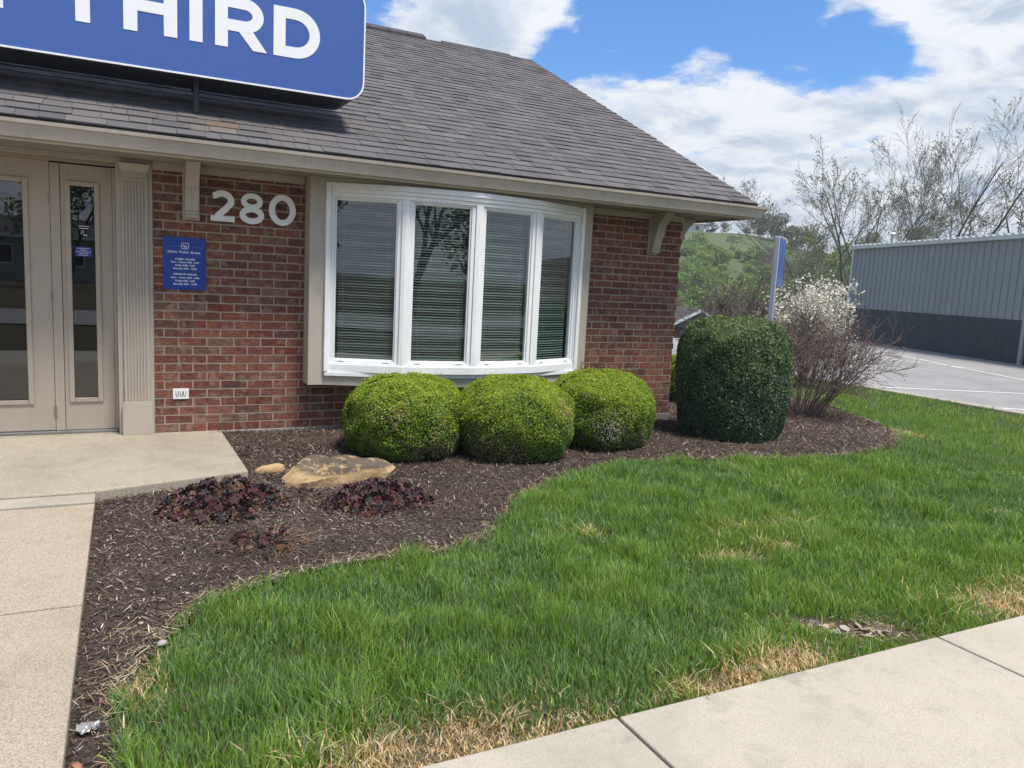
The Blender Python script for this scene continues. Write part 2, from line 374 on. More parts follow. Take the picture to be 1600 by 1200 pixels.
# mulch bed surface
step = .035
bx = np.arange(-.36, 8.5, step); by = np.arange(-4.4, 3.7, step); X, Y = np.meshgrid(bx, by, indexing='ij')
Zm = mulch_h(X, Y)+(rng.random(X.shape)-.5)*.008
idx = np.arange(X.size).reshape(X.shape); F = np.stack([idx[:-1, :-1], idx[1:, :-1], idx[1:, 1:], idx[:-1, 1:]], -1).reshape(-1, 4)
cx = (X[:-1, :-1]+step/2).ravel(); cy = (Y[:-1, :-1]+step/2).ravel(); keep = inpoly(cx, cy, BEDS)
F = F[keep]; used = np.unique(F); remap = -np.ones(X.size, int); remap[used] = np.arange(len(used))
m, t, b = new_mat('mulch_soil'); s1 = noise(t, 5, 6, .7); s2 = noise(t, 70, 5, .75); s3 = noise(t, 1.2, 4, .6)
c = mixc(t, sstep(t, s2, .35, .68), (.034, .026, .022), (.12, .09, .072)); c = mixc(t, mth(t, 'MULTIPLY', sstep(t, s1, .48, .7), .5), c, (.022, .018, .018))
c = mixc(t, mth(t, 'MULTIPLY', sstep(t, s3, .5, .7), .35), c, (.12, .09, .065))
t.links.new(c, b.inputs['Base Color']); b.inputs['Roughness'].default_value = .95; b.inputs['Specular IOR Level'].default_value = .15; bump(t, b, s2, .9, .012)
tag(npmesh('mulch_bed', np.stack([X, Y, Zm], -1).reshape(-1, 3)[used], remap[F], None, m), kind='structure')

# paving
def slabobj(name, mb, mat, bev=.006): return tag(mb.build(name, mat, bevel=bev), kind='structure')
p = MB()
for i in range(-9, 9):
    x0 = 1.18+1.57*i+.006; x1 = x0+1.57-.012
    p.box(x0, x1, -6.25, -4.6, -.16, -.045)
slabobj('sidewalk', p, M['sidewalk'])
p = MB(); p.box(-14, 16, -6.24, -4.61, -.17, -.062); slabobj('sidewalk_joint_fill', p, M['foundation'], 0)
p = MB(); p.prism([(-4.3, -.001, -.2), (.48, -.001, -.2), (.506, -1.354, -.2), (-.36, -1.60, -.2), (-4.3, -1.62, -.2)][::1], [(-4.3, -.001, 0), (.48, -.001, 0), (.506, -1.354, 0), (-.36, -1.60, 0), (-4.3, -1.62, 0)])
p.box(-4.3, .2, 0, .165, -.2, -.002)
slabobj('entry_slab', p, M['slab'], .01)
p = MB()
p.box(-2.4, -.36, -1.78, -1.612, -.2, -.012)
slabobj('walkway_strip', p, M['curb'], .006)
p = MB()
for y0, y1 in ((-3.185, -1.79), (-4.595, -3.20)): p.box(-2.4, -.36, y0, y1, -.2, -.022)
slabobj('walkway', p, M['walk'])
# parking lot: strips that follow the terrain
def drape(name, xs, ys, off, mat, cond=None):
    X, Y = np.meshgrid(xs, ys, indexing='ij'); Z = Hc(X, Y)+off; idx = np.arange(X.size).reshape(X.shape)
    F = np.stack([idx[:-1, :-1], idx[1:, :-1], idx[1:, 1:], idx[:-1, 1:]], -1).reshape(-1, 4)
    if cond is not None:
        cx = (X[:-1, :-1]+X[1:, 1:]).ravel()/2; cy = (Y[:-1, :-1]+Y[1:, 1:]).ravel()/2; F = F[cond(cx, cy)]
    return npmesh(name, np.stack([X, Y, Z], -1).reshape(-1, 3), F, None, mat, smooth=True)
def lotc(x, y):
    D = np.hypot(x+.2, y+6.45); az = np.degrees(np.arctan2(x+.2, y+6.45))
    return (D < 27.5+20*sm(az, 41.5, 44.5)) & (y > -6.3)
tag(drape('parking_lot', np.arange(11.7, 44.2, .5), np.arange(-6.5, 44, .5), .03, M['asphalt'], lotc), kind='structure')
p = MB()
for i in range(-3, 9):
    y0 = -6.2+3.0*i; p.prism([(11.08, y0+.005, -.5), (11.75, y0+.005, -.5), (11.75, y0+.005, -.375), (11.42, y0+.005, -.365), (11.38, y0+.005, -.19), (11.08, y0+.005, -.175)], [(11.08, y0+2.995, -.5), (11.75, y0+2.995, -.5), (11.75, y0+2.995, -.375), (11.42, y0+2.995, -.365), (11.38, y0+2.995, -.19), (11.08, y0+2.995, -.175)])
slabobj('curb', p, M['curb'], .02)
def line(pts, w=.10):
    p = MB(); a = Vector((*pts[0], 0)); b_ = Vector((*pts[1], 0)); d = (b_-a).normalized(); q = Vector((-d.y, d.x, 0))*w/2
    z = float(Hc(20, 5))+.036
    vs = [a-q, b_-q, b_+q, a+q]; p.add([(v.x, v.y, z) for v in vs], [(0, 1, 2, 3)])
    return tag(p.build('parking_line', M['paint_line']), kind='structure')
dv = Vector((2.6, -1.17)).normalized()
for a0, b0 in (((11.9, 4.05), (15.9, 2.25)), ((11.55, 2.02), (14.4, .12)), ((19.3, 9.4), (20.1, 5.9)), ((21.6, 9.6), (19.5, 6.2)), ((17.4, 3.2), (24.4, 4.0)), ((19.9, 6.6), (17.9, 2.9))):
    line((a0, b0))

# ------------------------------------------------------------------ bank building
bank = empty('bank_building', (0, 0, 0))
tag(bank, 'one-storey red brick bank with taupe trim, bow window and grey shingled roof', 'building')
HC = .2032/3
WX0, WX1 = -5.0, 4.96
def wall_backing():
    p = MB()
    for x0, x1, z0, z1 in ((.0, 1.16, -.3, 2.10), (3.72, WX1-.008, -.3, 2.10), (1.16, 3.72, -.3, .48), (1.16, 3.72, 2.0, 2.10), (WX0, -2.35, -.3, 2.10)):
        p.box(x0, x1, -.0015, .10, z0, z1)
    p.box(WX1-.10, WX1-.006, .10, 9.3, -.3, 2.10)
    p.box(WX0, WX0+.09, .10, 9.3, -.3, 2.10); p.box(WX0+.09, WX1-.10, 9.21, 9.3, -.3, 2.10)
    return p
wall = wall_backing().build('wall', M['mortar'], bank)
BRICKC = [((.235, .092, .066), 6), ((.205, .080, .060), 5), ((.265, .115, .080), 3.5), ((.175, .078, .062), 2), ((.20, .115, .088), 2.2), ((.145, .078, .066), .8), ((.28, .165, .115), 1.0)]
bw = np.array([w for _, w in BRICKC]); bw = bw/bw.sum()
def bcol():
    c = BRICKC[rng.choice(len(BRICKC), p=bw)][0]; j = .74+.34*rng.random(); g = (rng.random()-.5)*.03
    return (c[0]*j, max(.02, c[1]*.92*j+g*.5), max(.02, c[2]*.78*j+g*.4))
def brick_run(p, rows, spans, proud=.004):
    for k in rows:
        z0 = k*HC+.0055; z1 = (k+1)*HC-.0055
        off = .07+(.1016 if k % 2 == 0 else 0)
        for xa, xb in spans(k):
            j = math.floor((xa-off)/.2032)
            while True:
                a = max(xa, off+j*.2032+.0052); b_ = min(xb, off+(j+1)*.2032-.0052); j += 1
                if a >= xb: break
                if b_-a < .012: continue
                e = (rng.random()-.5)*.0016; c = bcol(); y0 = -proud+e
                if rng.random() < .35 and b_-a > .15:      # flashed end of the brick
                    s = a+(b_-a)*(.3+.4*rng.random()); c2 = tuple(x*(.72+.25*rng.random()) for x in c)
                    if rng.random() < .5: c, c2 = c2, c
                    v = []
                    for xx, cc in ((a, c), (s-.012, c), (s+.012, c2), (b_, c2)):
                        v += [((xx, y0, z0), cc), ((xx, y0, z1), cc), ((xx, .05, z1), cc), ((xx, .05, z0), cc)]
                    n = len(p.v); p.v += [q[0] for q in v]; p.c += [q[1] for q in v]
                    for s_ in range(3):
                        o_ = n+4*s_
                        for q in range(4): p.f.append((o_+q, o_+(q+1) % 4, o_+4+(q+1) % 4, o_+4+q))
                    p.f.append((n+3, n+2, n+1, n)); p.f.append((n+12, n+13, n+14, n+15))
                else:
                    p.box(a, b_, y0, .05, z0, z1, c)
p = MB()
def spans(k):
    z = k*HC; s = [(WX0+.002, -2.36)]
    if .36 < z < 2.02: s += [(.003, 1.19), (3.68, WX1)]
    else: s += [(.003, WX1)]
    return s
brick_run(p, range(0, 30), spans)
for k in range(-2, 0): brick_run(p, [k], lambda k: [(.5, WX1)]) if False else None
# side wall bricks (x = WX1 plane), seen edge-on at the corner
for k in range(0, 30):
    z0 = k*HC+.0055; z1 = (k+1)*HC-.0055; y = .055-(.1016 if k % 2 == 0 else 0)
    while y < 9.25:
        a = max(.052, y+.0052); b_ = min(9.25, y+.198)
        if b_-a > .012: p.box(WX1-.05, WX1+(rng.random()-.5)*.002, a, b_, z0, z1, bcol())
        y += .2032
bricks = p.build('brick_facing', M['brick'], bank)
p = MB(); p.box(WX0, -2.36, -.012, .1, -.4, -.003); p.box(.003, WX1+.012, -.012, .1, -.4, -.003); p.box(WX1-.1, WX1+.012, .1, 9.3, -.4, -.003)
p.build('foundation', M['foundation'], bank, bevel=.004)
p = MB(); p.add([(WX1-.05, .0, 2.1), (WX1-.05, 9.3, 2.1), (WX1-.05, 4.68, 4.5)], [(0, 1, 2)]); p.add([(WX0, .0, 2.1), (WX0, 9.3, 2.1), (WX0, 4.68, 4.5)], [(0, 1, 2)])
p.build('gable', M['taupe'], bank)

# roof
SL = .49; EY, EZ, RY = -.50, 2.185, 4.70; RZ = EZ+SL*(RY-EY); RX0, RX1 = -5.5, 5.50
th = math.atan(SL); ct, st_ = math.cos(th), math.sin(th); LEN = (RY-EY)/ct
def on_roof(x, s, h): return (x, EY+s*ct-h*st_, EZ+s*st_+h*ct)
p = MB()
p.prism([(RX0, EY+.005, EZ-.03), (RX1-.01, EY+.005, EZ-.03), (RX1-.01, RY, RZ-.03), (RX0, RY, RZ-.03)], [(RX0, EY+.005, EZ-.002), (RX1-.01, EY+.005, EZ-.002), (RX1-.01, RY, RZ-.002), (RX0, RY, RZ-.002)])
p.prism([(RX0, RY, RZ-.03), (RX1-.01, RY, RZ-.03), (RX1-.01, 9.9, EZ-.03), (RX0, 9.9, EZ-.03)], [(RX0, RY, RZ-.002), (RX1-.01, RY, RZ-.002), (RX1-.01, 9.9, EZ-.002), (RX0, 9.9, EZ-.002)])
roof = p.build('roof', M['roofdark'], bank)
p = MB(); EXP = .142; nrow = int(LEN/EXP)
SHC = [(.205, .193, .200), (.185, .175, .183), (.222, .208, .211), (.170, .161, .169), (.208, .198, .196), (.195, .186, .195)]
for k in range(nrow+1):
    s0 = k*EXP; s1 = min(s0+EXP+.03, LEN); x = RX0-.2*rng.random()
    while x < RX1:
        w = rng.choice([.10, .15, .19, .24, .13, .17]); x1 = min(x+w, RX1); a = max(x, RX0)
        if x1-a > .02:
            thick = rng.choice([.003, .0045, .008]); hb = .006
            c = np.array(SHC[rng.integers(len(SHC))])*(.63+.12*rng.random())
            if s0 < .5 and abs(a-.33) < .10 and s0 > .05: c = c*np.array([1.06, 1.0, .90])
            if .25 < s0 < .4 and abs(a-.33) < .07: c = np.array([.165, .120, .095])
            c = tuple(c); jit = (rng.random()-.5)*.004
            v = [on_roof(a+.0015, s0+jit, .001), on_roof(x1-.0015, s0+jit, .001), on_roof(x1-.0015, s0+jit, hb+thick), on_roof(a+.0015, s0+jit, hb+thick),
                 on_roof(a+.0015, s1, .0015), on_roof(x1-.0015, s1, .0015)]
            p.add(v, [(0, 1, 2, 3), (3, 2, 5, 4), (0, 3, 4), (1, 5, 2)], c)
        x = x1
p.build('shingle_courses', M['shingle'], roof)
# ridge vent: dark, stops short of the gable, then low cap shingles
p = MB()
for i in range(38):
    xa = RX0+i*.28; xb = xa+.27
    if xb > RX1: break
    if xb < 4.0: h, w = .050, .16
    else: h, w = .012, .15
    if xa < 4.0 < xb: continue
    p.prism([(xa, RY-w*ct, RZ-w*st_-.005), (xa, RY, RZ), (xa, RY+w*ct, RZ-w*st_-.005), (xa, RY+w*ct, RZ-w*st_+h), (xa, RY, RZ+h+.01), (xa, RY-w*ct, RZ-w*st_+h)],
            [(xb, RY-w*ct, RZ-w*st_-.005), (xb, RY, RZ), (xb, RY+w*ct, RZ-w*st_-.005), (xb, RY+w*ct, RZ-w*st_+h), (xb, RY, RZ+h+.01), (xb, RY-w*ct, RZ-w*st_+h)])
p.build('ridge_vent', simple('ridge_cap', (.055, .055, .062), .85, .1, fine=.3), roof)
# rake boards
p = MB()
for x0, x1 in ((RX1-.03, RX1-.005),):
    p.prism([(x0, EY+.03, EZ-.15), (x0, RY, RZ-.15), (x0, RY, RZ-.032), (x0, EY+.03, EZ-.032)], [(x1, EY+.03, EZ-.15), (x1, RY, RZ-.15), (x1, RY, RZ-.032), (x1, EY+.03, EZ-.032)])
    p.prism([(x0, 9.9, EZ-.15), (x0, RY+.001, RZ-.15), (x0, RY+.001, RZ-.032), (x0, 9.9, EZ-.032)], [(x1, 9.9, EZ-.15), (x1, RY+.001, RZ-.15), (x1, RY+.001, RZ-.032), (x1, 9.9, EZ-.032)])
p.build('rake_board', M['taupe'], roof)
# soffit and gutter
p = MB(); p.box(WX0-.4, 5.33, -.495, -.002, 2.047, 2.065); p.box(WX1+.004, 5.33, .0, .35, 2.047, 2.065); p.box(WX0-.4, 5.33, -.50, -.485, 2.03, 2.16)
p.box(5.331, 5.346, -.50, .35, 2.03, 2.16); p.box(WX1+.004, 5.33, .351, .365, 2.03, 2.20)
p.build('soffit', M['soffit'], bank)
prof = [(-.505, 2.035), (-.525, 2.030), (-.535, 2.040), (-.533, 2.052), (-.552, 2.066), (-.570, 2.100), (-.578, 2.128), (-.598, 2.134), (-.602, 2.156), (-.590, 2.158), (-.588, 2.142), (-.56, 2.05), (-.505, 2.05)]
p = MB()
def cornx(y): return 5.35+(-.505-y)*1.9     # mitred right end
L_ = [(-5.6, y, z) for y, z in prof]; R_ = [(5.345+(-.505-y)*2.1, y, z) for y, z in prof]
p.prism(L_, R_)
# return along the gable side
p2 = [(5.347+(-.505-y)*2.1, y, z) for y, z in prof]; p3 = [(5.347+(-.505-y)*2.1, .35, z) for y, z in prof]
p.prism(p2, p3)
p.build('gutter', M['gutter'], bank)
for xa, xb in ((.0, 1.115), (3.762, WX1)):
    p = MB(); p.prism([(xa, -.0142, 1.99), (xa, -.0142, 2.0115), (xa, -.028, 2.0117), (xa, -.028, 2.047), (xa, .0, 2.047), (xa, .0, 1.99)], [(xb, -.0142, 1.99), (xb, -.0142, 2.0115), (xb, -.028, 2.0117), (xb, -.028, 2.047), (xb, .0, 2.047), (xb, .0, 1.99)]); p.build('frieze_moulding', M['taupe'], bank, bevel=.003)
p = MB(); p.box(-2.34, -.003, -.03, .004, 2.012, 2.047); p.build('frieze_moulding', M['taupe'], bank, bevel=.003)

# eave brackets (scroll)
def bracket(x0, x1, parent, side=False):
    w = x1-x0; pts = []
    for i in range(13):
        u = i/12; z = 2.045-.335*u
        d = .085+.20*(1-u)**2.2+.02*math.sin(u*PI*1.0)*(1 if u > .55 else 0)
        pts.append((-d, z))
    outline = [(-.022, 1.655), (-.022, 2.045)]+pts+[(-.075, 1.700), (-.085, 1.698), (-.085, 1.684), (-.075, 1.681), (-.085, 1.678), (-.085, 1.664), (-.072, 1.655)]
    p = MB()
    def tr(x, y, z): return (WX1-y+.0, .10-(x-x0)+w, z) if side else (x, y, z)
    a = [tr(x0+.012, y, z) for y, z in outline]; b_ = [tr(x1-.012, y, z) for y, z in outline]; p.prism(a, b_)
    bp = [(-.004, 1.640), (-.004, 2.045), (-.0215, 2.045), (-.0215, 1.640)]
    p.prism([tr(x0, y, z) for y, z in bp], [tr(x1, y, z) for y, z in bp])
    return p.build('bracket', M['taupe'], bank, bevel=.002)
bracket(.205, .325, bank); bracket(4.53, 4.65, bank); bracket(.0, .12, bank, side=True); bracket(-4.65, -4.53, bank)

# wall vent cover
p = MB(); p.box(.128, .242, -.012, -.0045, .262, .345)
vent = p.build('wall_vent', M['vinyl'], bank, bevel=.002)
p = MB()
for x0 in (.158, .188, .212):
    pts = [(x0+.009*math.cos(a), -.0135, .300-.014*math.sin(a)) for a in np.linspace(0, PI, 8)]; pts = [(x0+.009, -.0135, .324)]+pts+[(x0-.009, -.0135, .324)]
    p.tube(pts, .0022, 6)
p.build('vent_grille', M['metal_dark'], vent)

# entry: pilaster, casing, sidelight, door
def mirror_x(v, c=-1.14): return 2*c-v
for xa, xb in ((-.245, -.002), (-2.358, -2.115)):
    p = MB(); p.box(xa, xb, -.012, .15, 0.0, 2.012); p.build('casing', M['taupe'], bank, bevel=.003)
def pilaster(f):
    p = MB()
    def bxx(x0, x1, *r): a, b_ = sorted((f(x0), f(x1))); p.box(a, b_, *r)
    bxx(-.222, -.020, -.062, -.0125, 0.001, .235); bxx(-.214, -.028, -.054, -.0125, .2355, .252)
    x0, x1 = -.206, -.036                    # fluted shaft
    n = 7; pitch_ = (x1-x0-.02)/n; poly = [(x0, -.0125), (x0, -.042)]
    x = x0+.012
    for i in range(n):
        poly += [(x, -.042), (x+.003, -.032), (x+pitch_-.011, -.032), (x+pitch_-.008, -.042)]; x += pitch_
    poly += [(x1, -.042), (x1, -.0125)]
    poly = [(f(a), b_) for a, b_ in poly]
    if f(1) < f(0): poly = poly[::-1]
    p.prism([(a, b_, .2525) for a, b_ in poly], [(a, b_, 1.890) for a, b_ in poly])
    bxx(-.216, -.026, -.050, -.0125, 1.8905, 1.905); bxx(-.206, -.036, -.040, -.0125, 1.9055, 1.955)
    # flared capital
    a = [(f(-.206), -.0125, 1.9555), (f(-.036), -.0125, 1.9555), (f(-.036), -.042, 1.9555), (f(-.206), -.042, 1.9555)]
    b_ = [(f(-.226), -.0125, 2.011), (f(-.016), -.0125, 2.011), (f(-.016), -.085, 2.011), (f(-.226), -.085, 2.011)]
    p.prism(a, b_)
    return p.build('pilaster', M['taupe'], bank, bevel=.002)
pilaster(lambda v: v); pilaster(lambda v: 2*(-1.18)-v)
# sidelight and doors live in the recess plane y = .15
def lite(name, x0, x1, gx0, gx1, z0=.02, z1=1.985, gz0=.262, gz1=1.838, yf=.145):
    p = MB(); p.box(x0, gx0, yf, yf+.045, z0, z1); p.box(gx1, x1, yf, yf+.045, z0, z1); p.box(gx0, gx1, yf, yf+.045, z0, gz0); p.box(gx0, gx1, yf, yf+.045, gz1, z1)
    o = p.build(name, M['door'], bank, bevel=.0015)
    q = MB(); w = .03; a0, a1, c0, c1 = gx0-w, gx1+w, gz0-w, gz1+w; y1 = yf-.001; y0 = yf-.013
    q.box(a0, a0+w+.004, y0, y1, c0, c1); q.box(a1-w-.004, a1, y0, y1, c0, c1); q.box(a0+w+.005, a1-w-.005, y0, y1, c0, c0+w+.004); q.box(a0+w+.005, a1-w-.005, y0, y1, c1-w-.004, c1)
    q.build('glazing_bead', M['door'], o, bevel=.004)
    g = MB(); g.box(gx0-.002, gx1+.002, yf+.018, yf+.022, gz0-.002, gz1+.002); g.build('glass_pane', M['doorglass'], o)
    return o
side = lite('sidelight', -.605, -.272, -.546, -.383)
q = MB(); q.box(-.52, -.41, .161, .1625, 1.325, 1.395); q.build('blue_sticker', M['plate_blue'], side)
q = MB()
for i, (a, b_) in enumerate(((-.508, -.425), (-.488, -.444), (-.515, -.413), (-.495, -.432), (-.50, -.436))): q.box(a, b_, .1600, .1608, 1.386-.0125*i-.003, 1.386-.0125*i)
for i, (a, b_) in enumerate(((-.495, -.42), (-.49, -.43))): q.box(a, b_, .1600, .1608, 1.545-.016*i, 1.549-.016*i)
q.tube([(-.478, .1604, 1.490), (-.470, .1604, 1.512), (-.462, .1604, 1.516), (-.458, .1604, 1.508), (-.466, .1604, 1.494)], .002, 5); q.box(-.465, -.437, .1600, .1608, 1.480, 1.486)
q.build('sticker_lettering', M['sign_white'], side)
door = lite('door', -1.565, -.672, -1.40, -.835, z1=1.995, gz0=.250, gz1=1.832, z0=.022)
for z in (1.72, 1.02, .16):
    q = MB(); q.tube([(-.664, .140, z-.05), (-.664, .140, z+.05)], .0065, 8); q.box(-.683, -.645, .1425, .1445, z-.047, z+.047); q.build('hinge', M['hinge'], door)
q = MB(); q.tube([(-1.49, .10, .95), (-1.49, .10, 1.15)], .012, 8); q.box(-1.50, -1.48, .10, .145, .955, .97); q.box(-1.50, -1.48, .10, .145, 1.13, 1.145); q.build('handle', M['hinge'], door)
side2 = lite('sidelight', -2.088, -1.755, -1.977, -1.814)
p = MB(); p.box(-.669, -.608, .135, .185, .02, 1.985); p.box(-1.75, -1.57, .135, .185, .02, 1.985); p.box(-.270, -.247, .125, .185, .02, 1.985)
p.box(-2.113, -2.09, .125, .185, .02, 1.985); p.box(-2.113, -.247, .115, .185, 1.997, 2.046)
p.build('door_frame', M['door'], bank, bevel=.002)
p = MB(); p.box(-2.11, -.25, .10, .20, .0, .018); p.build('threshold', M['threshold'], bank, bevel=.003)
# rooms behind the glass
p = MB()
def room(x0, x1, y0, y1, z0, z1):
    p.add([(x0, y0, z0), (x1, y0, z0), (x1, y1, z0), (x0, y1, z0), (x0, y0, z1), (x1, y0, z1), (x1, y1, z1), (x0, y1, z1)], [(0, 1, 2, 3), (4, 7, 6, 5), (1, 5, 6, 2), (2, 6, 7, 3), (3, 7, 4, 0)])
room(-2.36, -.05, .19, 3.2, .0, 2.04); room(1.0, 4.0, .12, 3.6, .0, 2.04)
room_o = p.build('room', M['interior'], bank)

# bow window -------------------------------------------------
XC, XA, XB, Y0, Y1, Y2 = 2.449, .608, 1.189, -.17, -.409, -.494
VX = [(XC-XB, Y0), (XC-XA, Y1), (XC, Y2), (XC+XA, Y1), (XC+XB, Y0)]
p = MB()   # taupe surround box
BX0, BX1, BF = 1.122, 3.752, -.19
p.box(BX0, VX[0][0]-.012, BF, .0, .383, 2.046); p.box(VX[4][0]+.012, BX1, BF, .0, .383, 2.046)
def offs(d):   # facet line pushed outwards by d
    return [(VX[0][0]-.0, VX[0][1]-d), (VX[1][0]-.15*d, VX[1][1]-d), (VX[2][0], VX[2][1]-d), (VX[3][0]+.15*d, VX[3][1]-d), (VX[4][0]+.0, VX[4][1]-d)]
skirt_out = [(VX[0][0]-.011, BF+.001)]+[(x, y+.01) for x, y in VX[1:4]]+[(VX[4][0]+.011, BF+.001)]
skirt = skirt_out+[(VX[4][0]+.011, .0), (VX[0][0]-.011, .0)]
p.prism([(x, y, .383) for x, y in skirt], [(x, y, .495) for x, y in skirt])
p.prism([(x, y, 2.012) for x, y in skirt], [(x, y, 2.046) for x, y in skirt])
surround = p.build('window_surround', M['taupe'], bank, bevel=.003)
p = MB()   # white strip under the sill, straight on the box
so = [(VX[0][0]-.010, BF-.022)]+[(x, y-.006) for x, y in VX[1:4]]+[(VX[4][0]+.010, BF-.022)]+[(VX[4][0]+.010, -.02), (VX[0][0]-.010, -.02)]; p.prism([(x, y, .462) for x, y in so], [(x, y, .4955) for x, y in so])
# sill and head follow the bow
for z0, z1, d in ((.4965, .560, .030), (.5605, .574, .018), (1.905, 1.936, .016), (1.9365, 1.968, .028), (1.9685, 2.011, .040)):
    o_ = [(VX[0][0]-.012, VX[0][1]-d*.7)]+offs(d)[1:4]+[(VX[4][0]+.012, VX[4][1]-d*.7)]+[(VX[4][0]+.012, -.005), (VX[0][0]-.012, -.005)] if z1 < .6 else \
         [(VX[0][0]-.012, VX[0][1]-d*.7)]+offs(d)[1:4]+[(VX[4][0]+.012, VX[4][1]-d*.7)]+[(VX[4][0]+.012, -.10), (VX[0][0]-.012, -.10)]
    p.prism([(x, y, z0) for x, y in o_], [(x, y, z1) for x, y in o_])
for x0, x1 in ((VX[0][0]-.016, VX[0][0]+.018), (VX[4][0]-.018, VX[4][0]+.016)):   # jamb trims
    p.box(x0, x1, Y0-.050, Y0-.002, .4975, 2.008)
bow = p.build('bow_window', M['vinyl'], bank, bevel=.003)
gz0, gz1, ins = .606, 1.878, .077
for i in range(5):        # mullion posts at the facet joints
    x, y = VX[i]; q = MB()
    if i in (0, 4):
        s = 1 if i == 0 else -1; q.box(min(x+s*.018, x+s*.034), max(x+s*.018, x+s*.034), y-.030, y+.05, .5745, 1.9045)
    else:
        s0 = (np.array(VX[i])-VX[i-1]); s0 /= np.linalg.norm(s0); s1 = (np.array(VX[i+1])-VX[i]); s1 /= np.linalg.norm(s1); pa = np.array((x, y)); w = .029
        n0 = np.array((s0[1], -s0[0])); n1 = np.array((s1[1], -s1[0])); nm = (n0+n1)/np.linalg.norm(n0+n1)
        poly = [pa-s0*w+n0*.017, pa+nm*.019, pa+s1*w+n1*.017, pa+s1*w-n1*.05, pa-nm*.06, pa-s0*w-n0*.05]
        q.prism([(a, b_, .5745) for a, b_ in poly], [(a, b_, 1.9045) for a, b_ in poly])
    q.build('mullion', M['vinyl'], bow, bevel=.002)
for i in range(4):
    A = np.array(VX[i]); B = np.array(VX[i+1]); L = np.linalg.norm(B-A); d = (B-A)/L; n = np.array((d[1], -d[0]))
    def P(s, h, z): q_ = A+d*s+n*h; return (q_[0], q_[1], z)
    def fbox(q, s0, s1, h0, h1, z0, z1): q.prism([P(s0, h0, z0), P(s1, h0, z0), P(s1, h1, z0), P(s0, h1, z0)], [P(s0, h0, z1), P(s1, h0, z1), P(s1, h1, z1), P(s0, h1, z1)])
    q = MB(); e = .0305; hh0, hh1 = -.045, .004; zt, zb = 1.9040, .5750
    ea = .036 if i == 0 else e; eb = .036 if i == 3 else e
    fbox(q, ea, ins-.014, hh0, hh1, zb, zt); fbox(q, L-ins+.014, L-eb, hh0, hh1, zb, zt)
    fbox(q, ins-.0135, L-ins+.0135, hh0, hh1, zb, gz0-.014); fbox(q, ins-.0135, L-ins+.0135, hh0, hh1, gz1+.014, zt)
    h2 = -.010   # inner glazing step
    fbox(q, ins-.0135, ins, hh0, h2, gz0-.0135, gz1+.0135); fbox(q, L-ins, L-ins+.0135, hh0, h2, gz0-.0135, gz1+.0135)
    fbox(q, ins+.0005, L-ins-.0005, hh0, h2, gz0-.0135, gz0); fbox(q, ins+.0005, L-ins-.0005, hh0, h2, gz1, gz1+.0135)
    q.build('casement_sash', M['vinyl'], bow, bevel=.002)
    q = MB(); fbox(q, ins-.004, L-ins+.004, -.026, -.021, gz0-.004, gz1+.004); q.build('glass_pane', M['glass'], bow)
    q = MB(); nz = int((gz1-gz0)/.0222)
    for k in range(nz+1):
        z = gz0+.012+k*.0222; tl = .0035+.002*math.sin(k*1.7+i)
        tl = -tl-.001
        q.prism([P(ins+.012, -.060, z+tl), P(L-ins-.012, -.060, z+tl), P(L-ins-.012, -.0845, z-tl), P(ins+.012, -.0845, z-tl)],
                [P(ins+.012, -.060, z+tl+.0012), P(L-ins-.012, -.060, z+tl+.0012), P(L-ins-.012, -.0845, z-tl+.0012), P(ins+.012, -.0845, z-tl+.0012)])
    for s in (ins+.055, L-ins-.06): q.tube([P(s, -.0585, gz0), P(s, -.0585, gz1)], .0013, 4)
    fbox(q, ins+.008, L-ins-.008, -.09, -.055, gz1-.005, gz1+.03)
    q.build('blind', M['blind'], bow)
    q = MB()
    for s in (ins+.03, L-ins-.08): fbox(q, s, s+.05, .0045, .008, .5785, .5835)
    q.build('sash_clip', M['threshold'], bow)

p = MB(); p.add([(3.69, BF-.0015, .48), (3.745, BF-.0015, .475), (3.735, BF-.0015, .53), (3.748, BF-.0015, .57), (3.715, BF-.0015, .575), (3.705, BF-.0015, .53)], [(0, 1, 2, 3, 4, 5)]); p.build('peeling_patch', simple('bare_wood', (.26, .22, .17), .9, .3, 40, fine=.5, fscale=60), bank)
# ------------------------------------------------------------------ lettering helpers (plane y = const, facing -y)
def strip(p, pts, w, y0, y1, closed=False):
    """flat ribbon of width w along pts (x,z), extruded y0..y1"""
    n = len(pts); L = []; R = []
    for i in range(n):
        a = Vector(pts[(i-1) % n] if closed or i else pts[0]); b_ = Vector(pts[(i+1) % n] if closed or i < n-1 else pts[-1]); d = (b_-a).normalized(); q = Vector((-d.y, d.x))*w/2
        c = Vector(pts[i]); L.append(c+q); R.append(c-q)
    vs = [(v.x, y0, v.y) for v in L]+[(v.x, y0, v.y) for v in R]+[(v.x, y1, v.y) for v in L]+[(v.x, y1, v.y) for v in R]
    fs = []
    for i in range(n if closed else n-1):
        j = (i+1) % n
        fs += [(i, j, n+j, n+i), (2*n+i, 3*n+i, 3*n+j, 2*n+j), (i, 2*n+i, 2*n+j, j), (n+i, n+j, 3*n+j, 3*n+i)]
    if not closed: fs += [(0, n, 3*n, 2*n), (n-1, 3*n-1, 4*n-1, 2*n-1)]
    p.add(vs, fs)
def poly(p, pts, y0, y1): p.prism([(x, y0, z) for x, z in pts], [(x, y1, z) for x, z in pts])
def arc(cx, cz, rx, rz, a0, a1, n=16): return [(cx+rx*math.cos(math.radians(a)), cz+rz*math.sin(math.radians(a))) for a in np.linspace(a0, a1, n)]

